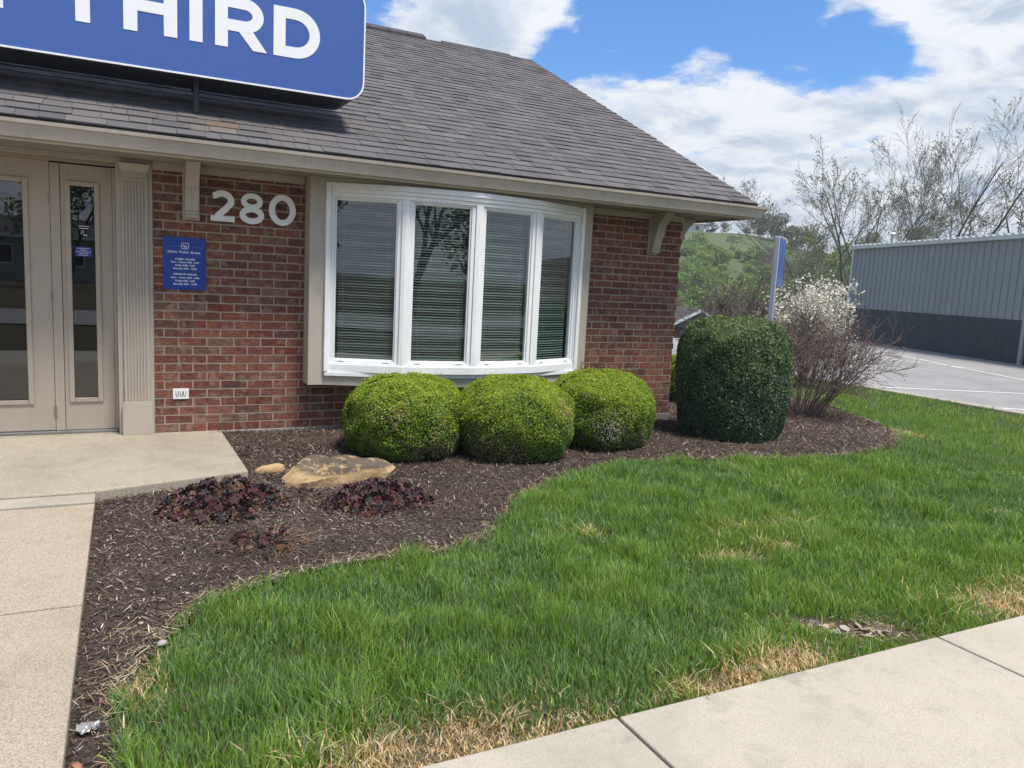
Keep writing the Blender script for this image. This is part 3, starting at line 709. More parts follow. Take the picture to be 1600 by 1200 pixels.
# roof sign ----------------------------------------------------
SY = -.15; SX0, SX1, SZ0, SZ1 = -2.90, 1.542, 2.668, 3.514
sign = empty('roof_sign', (0, SY, SZ0)); tag(sign, 'large blue illuminated sign box with white capital letters on the roof slope', 'sign')
def rrect(x0, x1, z0, z1, r, n=8):
    return arc(x1-r, z0+r, r, r, -90, 0, n)+arc(x1-r, z1-r, r, r, 0, 90, n)+arc(x0+r, z1-r, r, r, 90, 180, n)+arc(x0+r, z0+r, r, r, 180, 270, n)
def sp(p): p.v = [(x, y-SY, z-SZ0) for x, y, z in p.v]; return p
p = MB(); poly(p, rrect(SX0+.004, SX1-.004, SZ0+.004, SZ1-.004, .136), SY+.012, SY+.50); sp(p).build('cabinet', simple('cabinet_slate', (.045, .055, .075), .5, .1), sign)
p = MB(); strip(p, rrect(SX0+.006, SX1-.006, SZ0+.006, SZ1-.006, .134), .012, SY-.006, SY+.0115, True); sp(p).build('rim', M['sign_white'], sign)
p = MB(); poly(p, rrect(SX0+.0125, SX1-.0125, SZ0+.0125, SZ1-.0125, .128), SY-.002, SY+.0115); sp(p).build('face', M['sign_blue'], sign)
p = MB(); zb, zt, W = 2.911, 3.271, .088; ya, yb = SY-.005, SY-.0022
def bxl(x0, x1, z0, z1): p.box(x0, x1, ya, yb, z0, z1)
def T_(c): bxl(c-.044, c+.044, zb, zt-.08); bxl(c-.16, c+.16, zt-.0795, zt)
def H_(x): bxl(x, x+W, zb, zt); bxl(x+.257, x+.257+W, zb, zt); bxl(x+W+.0003, x+.2567, 3.050, 3.128)
def I_(x): bxl(x, x+W, zb, zt)
def F_(x): bxl(x, x+W, zb, zt); bxl(x+W+.0003, x+.27, zt-.08, zt); bxl(x+W+.0003, x+.245, 3.035, 3.112)
F_(-2.51); I_(-2.15); F_(-1.96); T_(-1.47); H_(-1.226)
T_(-.424); H_(-.176); I_(.25)
bxl(.423, .423+W, zb, zt)                                        # R
bowl = [(.5115, 3.232)]+[(.600, 3.232)]+arc(.625, 3.151, .100, .081, 80, -80, 14)+[(.600, 3.070), (.5115, 3.070)]
strip(p, bowl, .080, ya, yb)
poly(p, [(.590, 3.0295), (.655, 3.0295), (.688, 3.045), (.790, zb), (.690, zb)], ya-.0006, yb)
bxl(.837, .837+W, zb, zt)                                        # D
dd = [(.9255, 3.231), (.985, 3.231)]+arc(.995, 3.091, .150, .140, 88, -88, 20)+[(.985, 2.951), (.9255, 2.951)]
strip(p, dd, .080, ya, yb)
sp(p).build('lettering', M['sign_white'], sign)
p = MB()
for x in (.305,):
    p.box(x-.018, x+.018, -.02, .02, 2.43, SZ0+.02); p.box(x-.018, x+.018, .02, .26, SZ0-.035, SZ0+.002)
sp(p).build('mounting_bracket', M['metal_dark'], sign)

# address digits ------------------------------------------------
def digit(name, p, label):
    o = p.build(name, M['brushed'], None, bevel=.001); return tag(o, label, 'number', 'address digits on the brick wall')
yf, yk = -.035, -.022; w = .047
z0, z1 = 1.648, 1.884
def standoffs(p, pts):
    for x, z in pts: p.tube([(x, yk+.0005, z), (x, -.003, z)], .004, 6)
p = MB()
path = [(.418, 1.838)]+arc(.486, 1.806, .064, .054, 140, -18, 16)+[(.535, 1.772), (.512, 1.745), (.445, 1.682)]
strip(p, path, w, yf, yk); poly(p, [(.402, z0), (.576, z0), (.576, z0+.043), (.402, z0+.043)], yf-.0006, yk); standoffs(p, [(.44, 1.67), (.53, 1.83)])
digit('address_digit', p, 'brushed metal digit 2 fixed to the brick wall right of the eave bracket')
p = MB(); strip(p, arc(.705, 1.712, .0700, .0455, 0, 352.9, 50), w-.002, yf, yk, True); strip(p, arc(.705, 1.818, .0610, .0425, 0, 352.9, 50), w-.006, yf+.0006, yk, True); standoffs(p, [(.705, 1.765), (.705, 1.668)])
digit('address_digit', p, 'brushed metal digit 8 between the 2 and the 0 on the brick wall')
p = MB(); strip(p, arc(.937, 1.770, .0810, .0985, 0, 352.9, 50), w, yf, yk, True); standoffs(p, [(.937, 1.866), (.937, 1.672)])
digit('address_digit', p, 'brushed metal digit 0 nearest the bow window on the brick wall')

# opening-hours plate -------------------------------------------
plate = empty('hours_sign', (.22, -.006, 1.11)); tag(plate, 'small blue bank opening-hours plate with white text screwed to the brick wall', 'sign')
PX0, PX1, PZ0, PZ1 = .068, .372, 1.112, 1.508
p = MB(); p.box(PX0, PX1, -.0125, -.0065, PZ0, PZ1); p.v = [(x-.22, y+.006, z-1.11) for x, y, z in p.v]; p.build('plate', M['plate_blue'], plate, bevel=.001)
def text_mesh(items, name, mat, parent, origin):
    p = MB(); dg = bpy.context.evaluated_depsgraph_get()
    for txt, cx, z, size, sx in items:
        cu = bpy.data.curves.new('t', 'FONT'); cu.body = txt; cu.size = size; cu.align_x = 'CENTER'; cu.offset = size*.028; cu.resolution_u = 3
        ob = bpy.data.objects.new('t', cu); COL.objects.link(ob); bpy.context.view_layer.update(); dg = bpy.context.evaluated_depsgraph_get()
        me = bpy.data.meshes.new_from_object(ob.evaluated_get(dg))
        p.add([(cx+v.co.x*sx-origin[0], -.0132-origin[1], z+v.co.y-origin[2]) for v in me.vertices], [tuple(q.vertices) for q in me.polygons])
        bpy.data.objects.remove(ob); bpy.data.curves.remove(cu); bpy.data.meshes.remove(me)
    return p.build(name, mat, parent)
lines = [('F', .106, 1.389, .0235, 1.25), ('IFTH', .141, 1.389, .0185, 1.25), ('T', .1845, 1.389, .0235, 1.25), ('HIRD', .2215, 1.389, .0185, 1.25), ('B', .269, 1.389, .0235, 1.25), ('ANK', .3065, 1.389, .0185, 1.25),
         ('LOBBY HOURS', .22, 1.338, .0175, 1.2), ('Mon. - Thurs. 9:00 - 5:00', .22, 1.315, .0175, 1.12), ('Friday 9:00 - 6:00', .22, 1.291, .0175, 1.12), ('Saturday 9:00 - 12:00', .22, 1.267, .0175, 1.12),
         ('DRIVE-UP HOURS', .22, 1.224, .0175, 1.2), ('Mon. - Thurs. 8:00 - 5:00', .22, 1.198, .0175, 1.12), ('Friday 9:00 - 6:00', .22, 1.174, .0175, 1.12), ('Saturday 9:00 - 12:00', .22, 1.150, .0175, 1.12),
         ('5', .212, 1.437, .022, 1.3), ('/', .2215, 1.431, .028, 1.0), ('3', .231, 1.428, .022, 1.3)]
text_mesh(lines, 'lettering', M['sign_white'], plate, (.22, -.006, 1.11))
p = MB(); strip(p, rrect(.196, .246, 1.422, 1.466, .011, 5), .0035, -.0136, -.0126, True); p.v = [(x-.22, y+.006, z-1.11) for x, y, z in p.v]; p.build('emblem', M['sign_white'], plate)
p = MB(); strip(p, [(.22+dx, 1.444-.9*dx*dx) for dx in np.linspace(-.125, -.027, 8)], .0028, -.0134, -.0126); strip(p, [(.22+dx, 1.444-.9*dx*dx) for dx in np.linspace(.027, .125, 8)], .0028, -.0134, -.0126)
p.v = [(x-.22, y+.006, z-1.11) for x, y, z in p.v]; p.build('arc_line', M['green_arc'], plate)

# ------------------------------------------------------------------ sidewalk-side lawn
def rot_frame(n):
    a = np.cross(n, rng.normal(size=n.shape)); a /= np.linalg.norm(a, axis=1, keepdims=True)+1e-9
    return a, np.cross(n, a)
def in_view(x, y, z, m=.50):
    P = np.stack([x, y, z], 1)-np.array(CAM); w = P@np.array(fw); u = P@np.array(rt2); v = P@np.array(up2)
    k = .6667+m; k2 = .5+m
    return (w > .3) & (np.abs(u) < w*k+.5) & (np.abs(v) < w*k2+.4), w
LAWN = np.array([tuple(q) for q in BEDS if q[0] < 8.28 and q[1] < .79][:0] or [(0, 0)])
def lawn_ok(x, y):
    edge = (vnoise(x, y, 7, 21)-.5)*.10
    ok = (y > -4.60) & (x < 11.05) & (x > -.35) & (y < 20)
    inb = inpoly(x, y+edge*.6-.02, BEDS) & inpoly(x+.02, y-.02, BEDS)
    bldg = ((x < 5.1) & (y > -.3)) | ((x < .60) & (y > -1.75))
    return ok & ~inb & ~bldg
def deadmask(x, y):
    d = np.zeros_like(x)
    for cx, cy, rx, ry, a in ((.62, -4.52, .27, .12, 1.3), (.95, -4.54, .18, .07, .9), (1.72, -4.53, .22, .065, 1.1), (2.02, -4.50, .18, .075, 1.0), (3.6, -4.48, .35, .16, .9), (-.20, -3.72, .08, .22, .6),
                           (2.62, -3.52, .13, .045, .8), (2.98, -3.50, .09, .06, .8), (2.1, -2.98, .05, .09, .7), (4.98, -3.5, .12, .04, .8), (5.8, -1.75, .2, .1, .3), (7.3, -1.1, .16, .2, .5), (3.15, -3.2, .3, .07, .3), (5.2, -4.45, .8, .12, .6)):
        q = ((x-cx)/rx)**2+((y-cy)/ry)**2; d = np.maximum(d, a*np.exp(-q*.8))
    return d*(.65+.7*vnoise(x, y, 11, 31))
def bare(x, y):
    d = np.zeros_like(x)
    for cx, cy, rx, ry, an in ((2.52, -4.36, .30, .085, -.62), (2.66, -3.60, .20, .04, 0), (4.95, -3.52, .16, .035, 0), (2.15, -3.02, .05, .09, 0)):
        dx, dy = x-cx, y-cy; u = dx*math.cos(an)+dy*math.sin(an); v = -dx*math.sin(an)+dy*math.cos(an)
        d = np.maximum(d, np.exp(-((u/rx)**2+(v/ry)**2)))
    return d
def blades():
    VV = []; CC = []; F4 = []; F3 = []; n0 = 0
    for (dmin, dmax, dens, wid, seg) in ((1.5, 3.6, 17000, .0050, 2), (3.6, 5.2, 14500, .0056, 2), (5.2, 7.5, 9000, .0070, 2), (7.5, 11, 3900, .0105, 1), (11, 24, 1100, .019, 1)):
        n = int(dens*(dmax*2.6)*(dmax*2.6))
        a = np.radians(rng.uniform(-32, 86, n)); r = np.sqrt(rng.uniform(dmin**2, dmax**2, n)); n = int(dens*.5*np.radians(118)*(dmax**2-dmin**2)); a = a[:n]; r = r[:n]
        x = CAM.x+r*np.sin(a); y = CAM.y+r*np.cos(a); k = lawn_ok(x, y); x = x[k]; y = y[k]
        z = Hc(x, y); k, _ = in_view(x, y, z); x, y, z = x[k], y[k], z[k]
        dd = deadmask(x, y); bb = bare(x, y); k = rng.random(len(x)) > bb*1.35; x, y, z, dd, bb = x[k], y[k], z[k], dd[k], bb[k]
        n = len(x)
        t1 = vnoise(x, y, 3.1, 41); t2 = vnoise(x, y, 1.1, 42); t3 = vnoise(x, y, 9, 43)
        tf = vnoise(x, y, 6.5, 44); h = (.018+.022*t2+.026*t1+.075*tf**2.4+.022*t3)*(.5+.85*rng.random(n)); h *= 1-.45*np.clip(dd, 0, 1); h *= 1-.5*sm(-y, 4.2, 4.62)*.6; h *= 1-.35*np.clip(bb*2, 0, 1); h *= 1-.25*sm(x, 5, 10)
        isd = rng.random(n) < np.clip(dd*1.15, 0, .96); 
        # clump direction
        ang = 2*PI*vnoise(x, y, 2.3, 51)*1.6+rng.normal(0, 1.9, n)
        lean = h*np.clip(.10+.55*rng.random(n)**1.5+.25*(t3-.5)+isd*.5, .03, 1.3)
        bx, by = np.cos(ang), np.sin(ang); fa = rng.uniform(0, 2*PI, n); w = wid*(.6+.8*rng.random(n))*.5
        px, py = np.cos(fa)*w, np.sin(fa)*w
        base = np.stack([x, y, z-.004], 1); W_ = np.stack([px, py, np.zeros(n)], 1)
        mid = base+np.stack([bx*lean*.36, by*lean*.36, h*.58], 1); tip = base+np.stack([bx*lean, by*lean, h*(1-.15*(lean/h))], 1)
        g = np.array([(.180, .300, .058), (.140, .250, .046), (.24, .355, .070), (.150, .268, .092), (.30, .385, .100)])
        ci = rng.random(n)*.45+t1*.45+.25*tf+.35*(vnoise(x, y, .8, 61)-.5); ci = np.clip(ci, 0, .999)
        c = g[np.select([ci < .22, ci < .45, ci < .68, ci < .84], [1, 3, 0, 0], 2)]*(.75+.5*rng.random((n, 1)))
        k = rng.random(n) < .035; c[k] = np.array([.30, .27, .13])*(.7+.5*rng.random((k.sum(), 1)))
        k = rng.random(n) < .09; c[k] = np.array([.22, .32, .18])*(.8+.5*rng.random((k.sum(), 1)))
        straw = np.array([(.66, .51, .30), (.54, .40, .22), (.74, .60, .38), (.40, .28, .16)]); c[isd] = straw[rng.integers(0, 4, isd.sum())]*(.75+.45*rng.random((isd.sum(), 1)))
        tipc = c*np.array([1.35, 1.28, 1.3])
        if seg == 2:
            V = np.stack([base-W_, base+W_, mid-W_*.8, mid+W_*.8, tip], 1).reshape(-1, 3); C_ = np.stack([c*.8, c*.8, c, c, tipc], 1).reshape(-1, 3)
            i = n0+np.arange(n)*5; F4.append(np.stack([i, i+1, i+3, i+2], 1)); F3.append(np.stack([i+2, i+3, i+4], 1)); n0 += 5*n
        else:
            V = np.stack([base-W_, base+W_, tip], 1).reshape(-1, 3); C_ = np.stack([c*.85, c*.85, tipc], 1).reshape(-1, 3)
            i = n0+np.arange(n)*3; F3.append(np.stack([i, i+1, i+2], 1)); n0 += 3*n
        VV.append(V); CC.append(C_)
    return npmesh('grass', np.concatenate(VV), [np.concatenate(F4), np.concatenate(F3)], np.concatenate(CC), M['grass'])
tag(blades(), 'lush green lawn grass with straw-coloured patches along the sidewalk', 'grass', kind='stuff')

# ------------------------------------------------------------------ mulch chips, litter
def flat_bits(n, x, y, z, L, W, cols, tilt=.35, lift=.004):
    a = rng.uniform(0, 2*PI, n); d = np.stack([np.cos(a), np.sin(a), rng.normal(0, tilt, n)], 1); d /= np.linalg.norm(d, axis=1, keepdims=True)
    s = np.cross(d, np.array([0, 0, 1.0])+rng.normal(0, .45, (n, 3))); s /= np.linalg.norm(s, axis=1, keepdims=True)
    c = np.stack([x, y, z+lift+.004*rng.random(n)+np.abs(d[:, 2])*L*.4], 1); Ld = d*L[:, None]/2; Wd = s*W[:, None]/2
    nrm = np.cross(d, s); bow_ = nrm*(L*.06*rng.normal(0, 1, n))[:, None]
    V = np.stack([c-Ld-Wd*.5, c-Ld+Wd*.6, c+bow_-Wd, c+bow_+Wd, c+Ld-Wd*.6, c+Ld+Wd*.4], 1).reshape(-1, 3)
    i = np.arange(n)*6; F = np.concatenate([np.stack([i, i+2, i+3, i+1], 1), np.stack([i+2, i+4, i+5, i+3], 1)])
    return V, F, np.repeat(cols, 6, 0)
def scatter_bed(dens_near, rmax=16):
    n = int(dens_near*9*8); x = rng.uniform(-.36, 8.3, n); y = rng.uniform(-4.5, 3.6, n); k = inpoly(x, y, BEDS); x, y = x[k], y[k]
    d = np.hypot(x-CAM.x, y-CAM.y); k = rng.random(len(x)) < np.clip(5.5/d, 0, 1)**1.3; return x[k], y[k]
x, y = scatter_bed(5200); n = len(x); z = mulch_h(x, y); d = np.hypot(x-CAM.x, y-CAM.y)
pal = np.array([(.042, .028, .022), (.080, .050, .036), (.028, .021, .018), (.120, .082, .062), (.085, .070, .064), (.185, .15, .125), (.30, .255, .21), (.46, .41, .35)])
pw = np.array([.22, .23, .14, .15, .10, .09, .055, .016]); ci = rng.choice(8, n, p=pw/pw.sum()); patch = vnoise(x, y, 1.6, 71)
k = (patch > .62) & (rng.random(n) < .4); ci[k] = rng.choice([3, 5, 4, 6], k.sum(), p=[.4, .3, .2, .1])
cols = pal[ci]*(.95+.6*rng.random((n, 1)))*(.55+.75*vnoise(x, y, .9, 72))[:, None]
L = (.008+.034*rng.random(n)**2.5)*(.85+.05*d); Wd = (.002+.0045*rng.random(n))*(.8+.06*d)
V, F, C_ = flat_bits(n, x, y, z, L, Wd, cols, .45)
tag(npmesh('wood_mulch', V, F, C_, M['chip']), 'dark brown shredded wood mulch covering the planting bed', 'mulch', kind='stuff')
# dry straw and needles at the ragged edges of the lawn
n = 4200; q = rng.integers(0, len(BEDS), n); pts = np.array([BEDS[i] for i in range(len(BEDS)) if BEDS[i][1] < 1.2 and not (BEDS[i][1] > -1.7 and BEDS[i][0] < .6) and not BEDS[i][1] > -.1]); pts = pts[:]
i = rng.integers(0, len(pts)-1, n); u = rng.random(n); ok = np.hypot(*(pts[i]-pts[i+1]).T) < .8; i, u = i[ok], u[ok]
x = pts[i, 0]*(1-u)+pts[i+1, 0]*u+rng.normal(0, .06, len(i)); y = pts[i, 1]*(1-u)+pts[i+1, 1]*u+rng.normal(0, .06, len(i))
bx_ = rng.uniform(2.2, 2.9, 500); by_ = rng.normal(-4.40, .08, 500); x = np.concatenate([x, bx_, rng.normal(2.66, .12, 200), rng.uniform(-.34, -.1, 200)]); y = np.concatenate([y, by_, rng.normal(-3.6, .04, 200), rng.uniform(-4.5, -3.4, 200)])
k = (y > -4.59) & (x > -.35); x, y = x[k], y[k]; n = len(x)
z = np.maximum(Hc(x, y), np.where(inpoly(x, y, BEDS), mulch_h(x, y), -9)); sc = np.array([(.40, .30, .18), (.30, .22, .14), (.20, .14, .09), (.48, .42, .32)])
V, F, C_ = flat_bits(n, x, y, z, .02+.05*rng.random(n), .0015+.002*rng.random(n), sc[rng.integers(0, 4, n)]*(.7+.5*rng.random((n, 1))), .3, .006)
tag(npmesh('dry_straw', V, F, C_, M['chip']), 'dry straw and dead stems along the edge between lawn and mulch', 'straw', kind='stuff')

# small stones, litter
def stone(name, loc, r, mat, label, cat, group=None, seed=0, flat=.6, sub=3, rz=0, lumps=2.4, amp=.28):
    bm = bmesh.new(); bmesh.ops.create_icosphere(bm, subdivisions=sub, radius=1)
    rs = np.random.default_rng(seed); off = rs.random(3)*20
    from mathutils import noise as mn
    for v in bm.verts:
        k = 1+amp*mn.noise(v.co*lumps*.5+Vector(off))*1.6+amp*.35*mn.noise(v.co*lumps*1.9+Vector(off))
        v.co = Vector((v.co.x*r[0]*k, v.co.y*r[1]*k, v.co.z*r[2]*k))
    me = bpy.data.meshes.new(name); bm.to_mesh(me); bm.free(); me.materials.append(mat); me.polygons.foreach_set('use_smooth', [True]*len(me.polygons))
    o = bpy.data.objects.new(name, me); COL.objects.link(o); o.location = loc; o.rotation_euler = (0, 0, rz)
    if label: tag(o, label, cat, group)
    return o
# sandstone slab: top stained dark, honey-coloured broken edges
m, t, b = new_mat('sandstone'); geo = t.nodes.new('ShaderNodeTexCoord'); sp_ = t.nodes.new('ShaderNodeSeparateXYZ'); t.links.new(geo.outputs['Object'], sp_.inputs[0])
big = noise(t, 6, 7, .68); fine_ = noise(t, 60, 5, .7); vn = noise(t, 3.2, 3, .5)
c = mixc(t, sstep(t, big, .35, .68), (.46, .34, .18), (.36, .24, .11)); c = mixc(t, mth(t, 'MULTIPLY', sstep(t, fine_, .45, .75), .35), c, (.24, .14, .06))
topm = mth(t, 'MULTIPLY', sstep(t, mth(t, 'ADD', sp_.outputs[2], mth(t, 'MULTIPLY', mth(t, 'SUBTRACT', vn, .5), .10)), .062, .088), sstep(t, noise(t, 13, 6, .72), .62, .50))
c = mixc(t, mth(t, 'MULTIPLY', topm, .95), c, mixc(t, fine_, (.055, .045, .036), (.115, .088, .066)))
t.links.new(c, b.inputs['Base Color']); b.inputs['Roughness'].default_value = .85; bump(t, b, mth(t, 'ADD', big, mth(t, 'MULTIPLY', fine_, .4)), .7, .02); M['sandstone'] = m
def rock_slab():
    from mathutils import noise as mn
    out = [(-.36, -.13), (-.22, -.19), (-.02, -.19), (.16, -.10), (.33, -.09), (.40, .01), (.34, .13), (.16, .24), (-.04, .25), (-.20, .15), (-.34, -.01)]
    bm = bmesh.new(); n = 44; P = []
    for k in range(n):
        u = k/n*len(out); i = int(u); f = u-i; a = out[i % len(out)]; b_ = out[(i+1) % len(out)]; P.append((a[0]*(1-f)+b_[0]*f, a[1]*(1-f)+b_[1]*f))
    rings = []
    for (s, z) in ((1.0, -.08), (1.02, .01), (1.03, .05), (.97, .082), (.90, .105), (.70, .118), (.45, .122), (.2, .120)):
        row = []
        for x, y in P:
            q = Vector((x*6, y*6, z*9)); k = 1+.10*mn.noise(q)+.04*mn.noise(q*3); zz = z+(.036*mn.noise(Vector((x*5+3, y*5, z*4)))+.010*mn.noise(Vector((x*14+3, y*14, s*4))))*(z > 0)
            row.append(bm.verts.new((x*s*k, y*s*k, zz*(1-.28*(x+.1)*(x > -.1)*(z > 0)))))
        rings.append(row)
    for a, b_ in zip(rings, rings[1:]):
        for k in range(n): bm.faces.new((a[k], a[(k+1) % n], b_[(k+1) % n], b_[k]))
    bm.faces.new(rings[-1]); me = bpy.data.meshes.new('rock'); bm.to_mesh(me); bm.free(); me.materials.append(M['sandstone'])
    o = bpy.data.objects.new('rock', me); COL.objects.link(o); o.location = (1.055, -1.44, -.07); o.rotation_euler = (0, 0, .02)
    tag(o, 'large flat sandstone rock with dark stained top beside the purple plants', 'rock')
rock_slab()
stone('rock', (.675, -1.21, -.055), (.088, .05, .055), M['sandstone'], 'small pale yellow rock behind the purple clump by the entry slab', 'rock', seed=4, amp=.2)
wh = simple('white_stone', (.36, .33, .29), .7, .1, 20)
for i, (x, y, r, s) in enumerate(((-.095, -3.60, .019, 1), (.06, -3.27, .012, 2), (-.02, -2.9, .010, 3), (-.16, -3.38, .010, 5), (.02, -3.13, .010, 6), (-.245, -3.93, .011, 7))):
    stone('pebble', (x, y, float(mulch_h(x, y))+.008), (r, r*.8, r*.6), wh, 'small white pebble lying on the dark mulch beside the walkway', 'pebble', 'pebbles in the mulch', seed=s, sub=2)
stone('brick_chip', (-.335, -4.24, -.062), (.022, .034, .010), simple('terracotta_chip', (.34, .16, .10), .9, .1, 20), 'broken terracotta brick chip against the edge of the walkway', 'brick chip', seed=9, sub=2)
# crumpled clear wrapper
bm = bmesh.new(); bmesh.ops.create_grid(bm, x_segments=14, y_segments=10, size=.5)
from mathutils import noise as mnz
for v in bm.verts: v.co = Vector((v.co.x*.06, v.co.y*.045, .010+.010*mnz.noise(v.co*7)+.007*mnz.noise(v.co*19)))
me = bpy.data.meshes.new('wrapper'); bm.to_mesh(me); bm.free(); me.materials.append(simple('cellophane', (.30, .30, .30), .15, .3, 40, spec=.8)); o = bpy.data.objects.new('wrapper', me); COL.objects.link(o)
o.location = (-.31, -4.06, -.055); tag(o, 'crumpled clear plastic wrapper in the mulch beside the walkway', 'wrapper')
# leaf litter in the bare spot
x = rng.normal(2.42, .12, 60); y = -4.33+(x-2.42)*-.55+rng.normal(0, .035, 60); n = 60
V, F, C_ = flat_bits(n, x, y, Hc(x, y), .02+.035*rng.random(n), .012+.02*rng.random(n), np.array([(.32, .27, .21), (.22, .15, .10), (.38, .34, .29), (.28, .18, .10)])[rng.integers(0, 4, n)], .35, .008)
tag(npmesh('leaf_litter', V, F, C_, M['chip']), 'pale dead leaves caught in the bare soil beside the sidewalk', 'leaf litter', kind='stuff')
# two mole-like crumbs of dry thatch on the lawn
# ------------------------------------------------------------------ leaf quads
def leaf_mesh(c, n_, size, cols, asp=.6, jn=.6, fold=False):
    k = len(c); nn = n_+rng.normal(0, jn, (k, 3)); nn /= np.linalg.norm(nn, axis=1, keepdims=True)+1e-9; a, b_ = rot_frame(nn)
    s = size[:, None]; A = a*s*.5; B = b_*s*.5*asp
    V = np.stack([c-A, c-B*.9+nn*s*.08, c+A, c+B*.9+nn*s*.08], 1).reshape(-1, 3); i = np.arange(k)*4
    return V, np.stack([i, i+1, i+2, i+3], 1), np.repeat(cols, 4, 0)
def superell(n, ex, ez, zlo=-1.0):
    ph = rng.uniform(0, 2*PI, n); u = rng.uniform(zlo, 1, n); h = np.sign(u)*np.abs(u); rr = (1-np.abs(h)**ez)**(1/ez)
    d = np.stack([np.cos(ph)*rr, np.sin(ph)*rr, h], 1)
    return d
def clipped_shrub(name, loc, rx, rz, zc, ez, nleaf, lsize, pal_new, pal_old, mat, label, cat, group, topfrac=.5, brown=(), seed=0, taper=.10, bumpa=.055, inner=(.02, .028, .01), parts=True, jn=.9, asp=.6):
    root = empty(name, loc); tag(root, label, cat, group); zg = 0.0
    def shape(d, extra=0):
        ph = np.arctan2(d[:, 1], d[:, 0]); b1 = 1+bumpa*(vnoise(ph*1.6+seed*3, d[:, 2]*2+9, 1.3, 100+seed)-.5)*2+bumpa*.6*(vnoise(d[:, 0]*5+seed, d[:, 1]*5+d[:, 2]*4, 1.3, 140+seed)-.5)*2
        tp = 1-taper*np.clip(-d[:, 2], 0, 1)**1.5
        P = d*np.array([rx, rx, rz])*b1[:, None]; P[:, :2] *= tp[:, None]; P[:, 2] += zc; return P
    # importance: more points where the outline is rounded
    d = superell(nleaf*2, 0, ez); nrm = np.stack([d[:, 0]/rx, d[:, 1]/rx, np.sign(d[:, 2])*np.abs(d[:, 2])**(ez-1)/rz*1.0], 1); nrm /= np.linalg.norm(nrm, axis=1, keepdims=True)
    # add cap points
    r = np.sqrt(rng.random(nleaf)); ph = rng.uniform(0, 2*PI, nleaf); h = (1-r**ez)**(1/ez); d2 = np.stack([np.cos(ph)*r, np.sin(ph)*r, h], 1); n2 = np.stack([d2[:, 0]*r**max(ez-2, 0)/rx, d2[:, 1]*r**max(ez-2, 0)/rx, (h+1e-3)**(ez-1)/rz], 1); n2 /= np.linalg.norm(n2, axis=1, keepdims=True)
    d = np.concatenate([d, d2]); nrm = np.concatenate([nrm, n2])
    P = shape(d); depth = rng.exponential(.012, len(P))+(-.006); stray = rng.random(len(P)) < .015; depth[stray] = -rng.exponential(.010, stray.sum()); P -= nrm*depth[:, None]
    k = P[:, 2] > .015+.05*rng.random(len(P))
    P, nrm, depth, d = P[k], nrm[k], depth[k], d[k]
    # thin out gaps: clumpy density
    dn = vnoise(P[:, 0]*14+P[:, 2]*9+seed, P[:, 1]*14-P[:, 2]*11, 1.0, 7+seed); k = rng.random(len(P)) < .55+.6*dn; P, nrm, depth = P[k], nrm[k], depth[k]
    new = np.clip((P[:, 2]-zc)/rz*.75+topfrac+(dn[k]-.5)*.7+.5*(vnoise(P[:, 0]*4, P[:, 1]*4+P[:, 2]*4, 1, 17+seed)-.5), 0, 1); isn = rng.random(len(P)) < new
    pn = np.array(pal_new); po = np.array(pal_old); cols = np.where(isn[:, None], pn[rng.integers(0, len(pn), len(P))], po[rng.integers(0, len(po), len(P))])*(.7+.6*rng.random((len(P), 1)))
    drop = np.zeros(len(P), bool)
    for (bx_, by_, bz_, br, tan) in brown:
        q = np.linalg.norm((P-np.array([bx_, by_, bz_]))/np.array([1, 1, 1]), axis=1)/br; hit = rng.random(len(P)) < np.exp(-q**2*1.4)*.95
        cols[hit] = np.array(tan)*(.6+.7*rng.random((hit.sum(), 1))); drop |= hit & (rng.random(len(P)) < .45)
    sp2 = rng.random(len(P)) < .006; cols[sp2] = np.array([.32, .27, .17])
    P, nrm, cols = P[~drop], nrm[~drop], cols[~drop]
    V, F, C_ = leaf_mesh(P, nrm, lsize*(.6+.8*rng.random(len(P))), cols, asp, jn)
    npmesh('foliage', V, F, C_, mat, root)
    # solid inner core, the crown's interior shade painted in as near-black green
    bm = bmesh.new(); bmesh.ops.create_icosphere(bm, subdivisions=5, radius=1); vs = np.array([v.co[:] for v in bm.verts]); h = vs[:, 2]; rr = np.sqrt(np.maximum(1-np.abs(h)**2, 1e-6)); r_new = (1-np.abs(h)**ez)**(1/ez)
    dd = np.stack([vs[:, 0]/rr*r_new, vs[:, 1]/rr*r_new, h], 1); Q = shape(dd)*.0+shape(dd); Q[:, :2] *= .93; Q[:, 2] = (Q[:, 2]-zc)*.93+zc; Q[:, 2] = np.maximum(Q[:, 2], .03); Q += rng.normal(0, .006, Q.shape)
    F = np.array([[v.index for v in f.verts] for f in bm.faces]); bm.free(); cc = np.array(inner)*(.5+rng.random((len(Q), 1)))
    npmesh('shaded_core', Q, F, cc, M['chip'], root)
    p = MB()
    for k in range(9):
        a = rng.uniform(0, 2*PI); r0 = rx*.25*rng.random(); p.tube([(r0*math.cos(a), r0*math.sin(a), -.05), (r0*1.8*math.cos(a), r0*1.8*math.sin(a), zc*.5+.05)], [.012, .007], 5)
    p.build('stems', M['bark'], root)
    return root
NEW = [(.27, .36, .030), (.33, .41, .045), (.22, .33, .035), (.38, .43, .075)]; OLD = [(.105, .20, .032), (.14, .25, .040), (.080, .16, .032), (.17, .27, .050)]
TAN = (.34, .27, .21)
gb = 'clipped boxwood balls under the bow window'
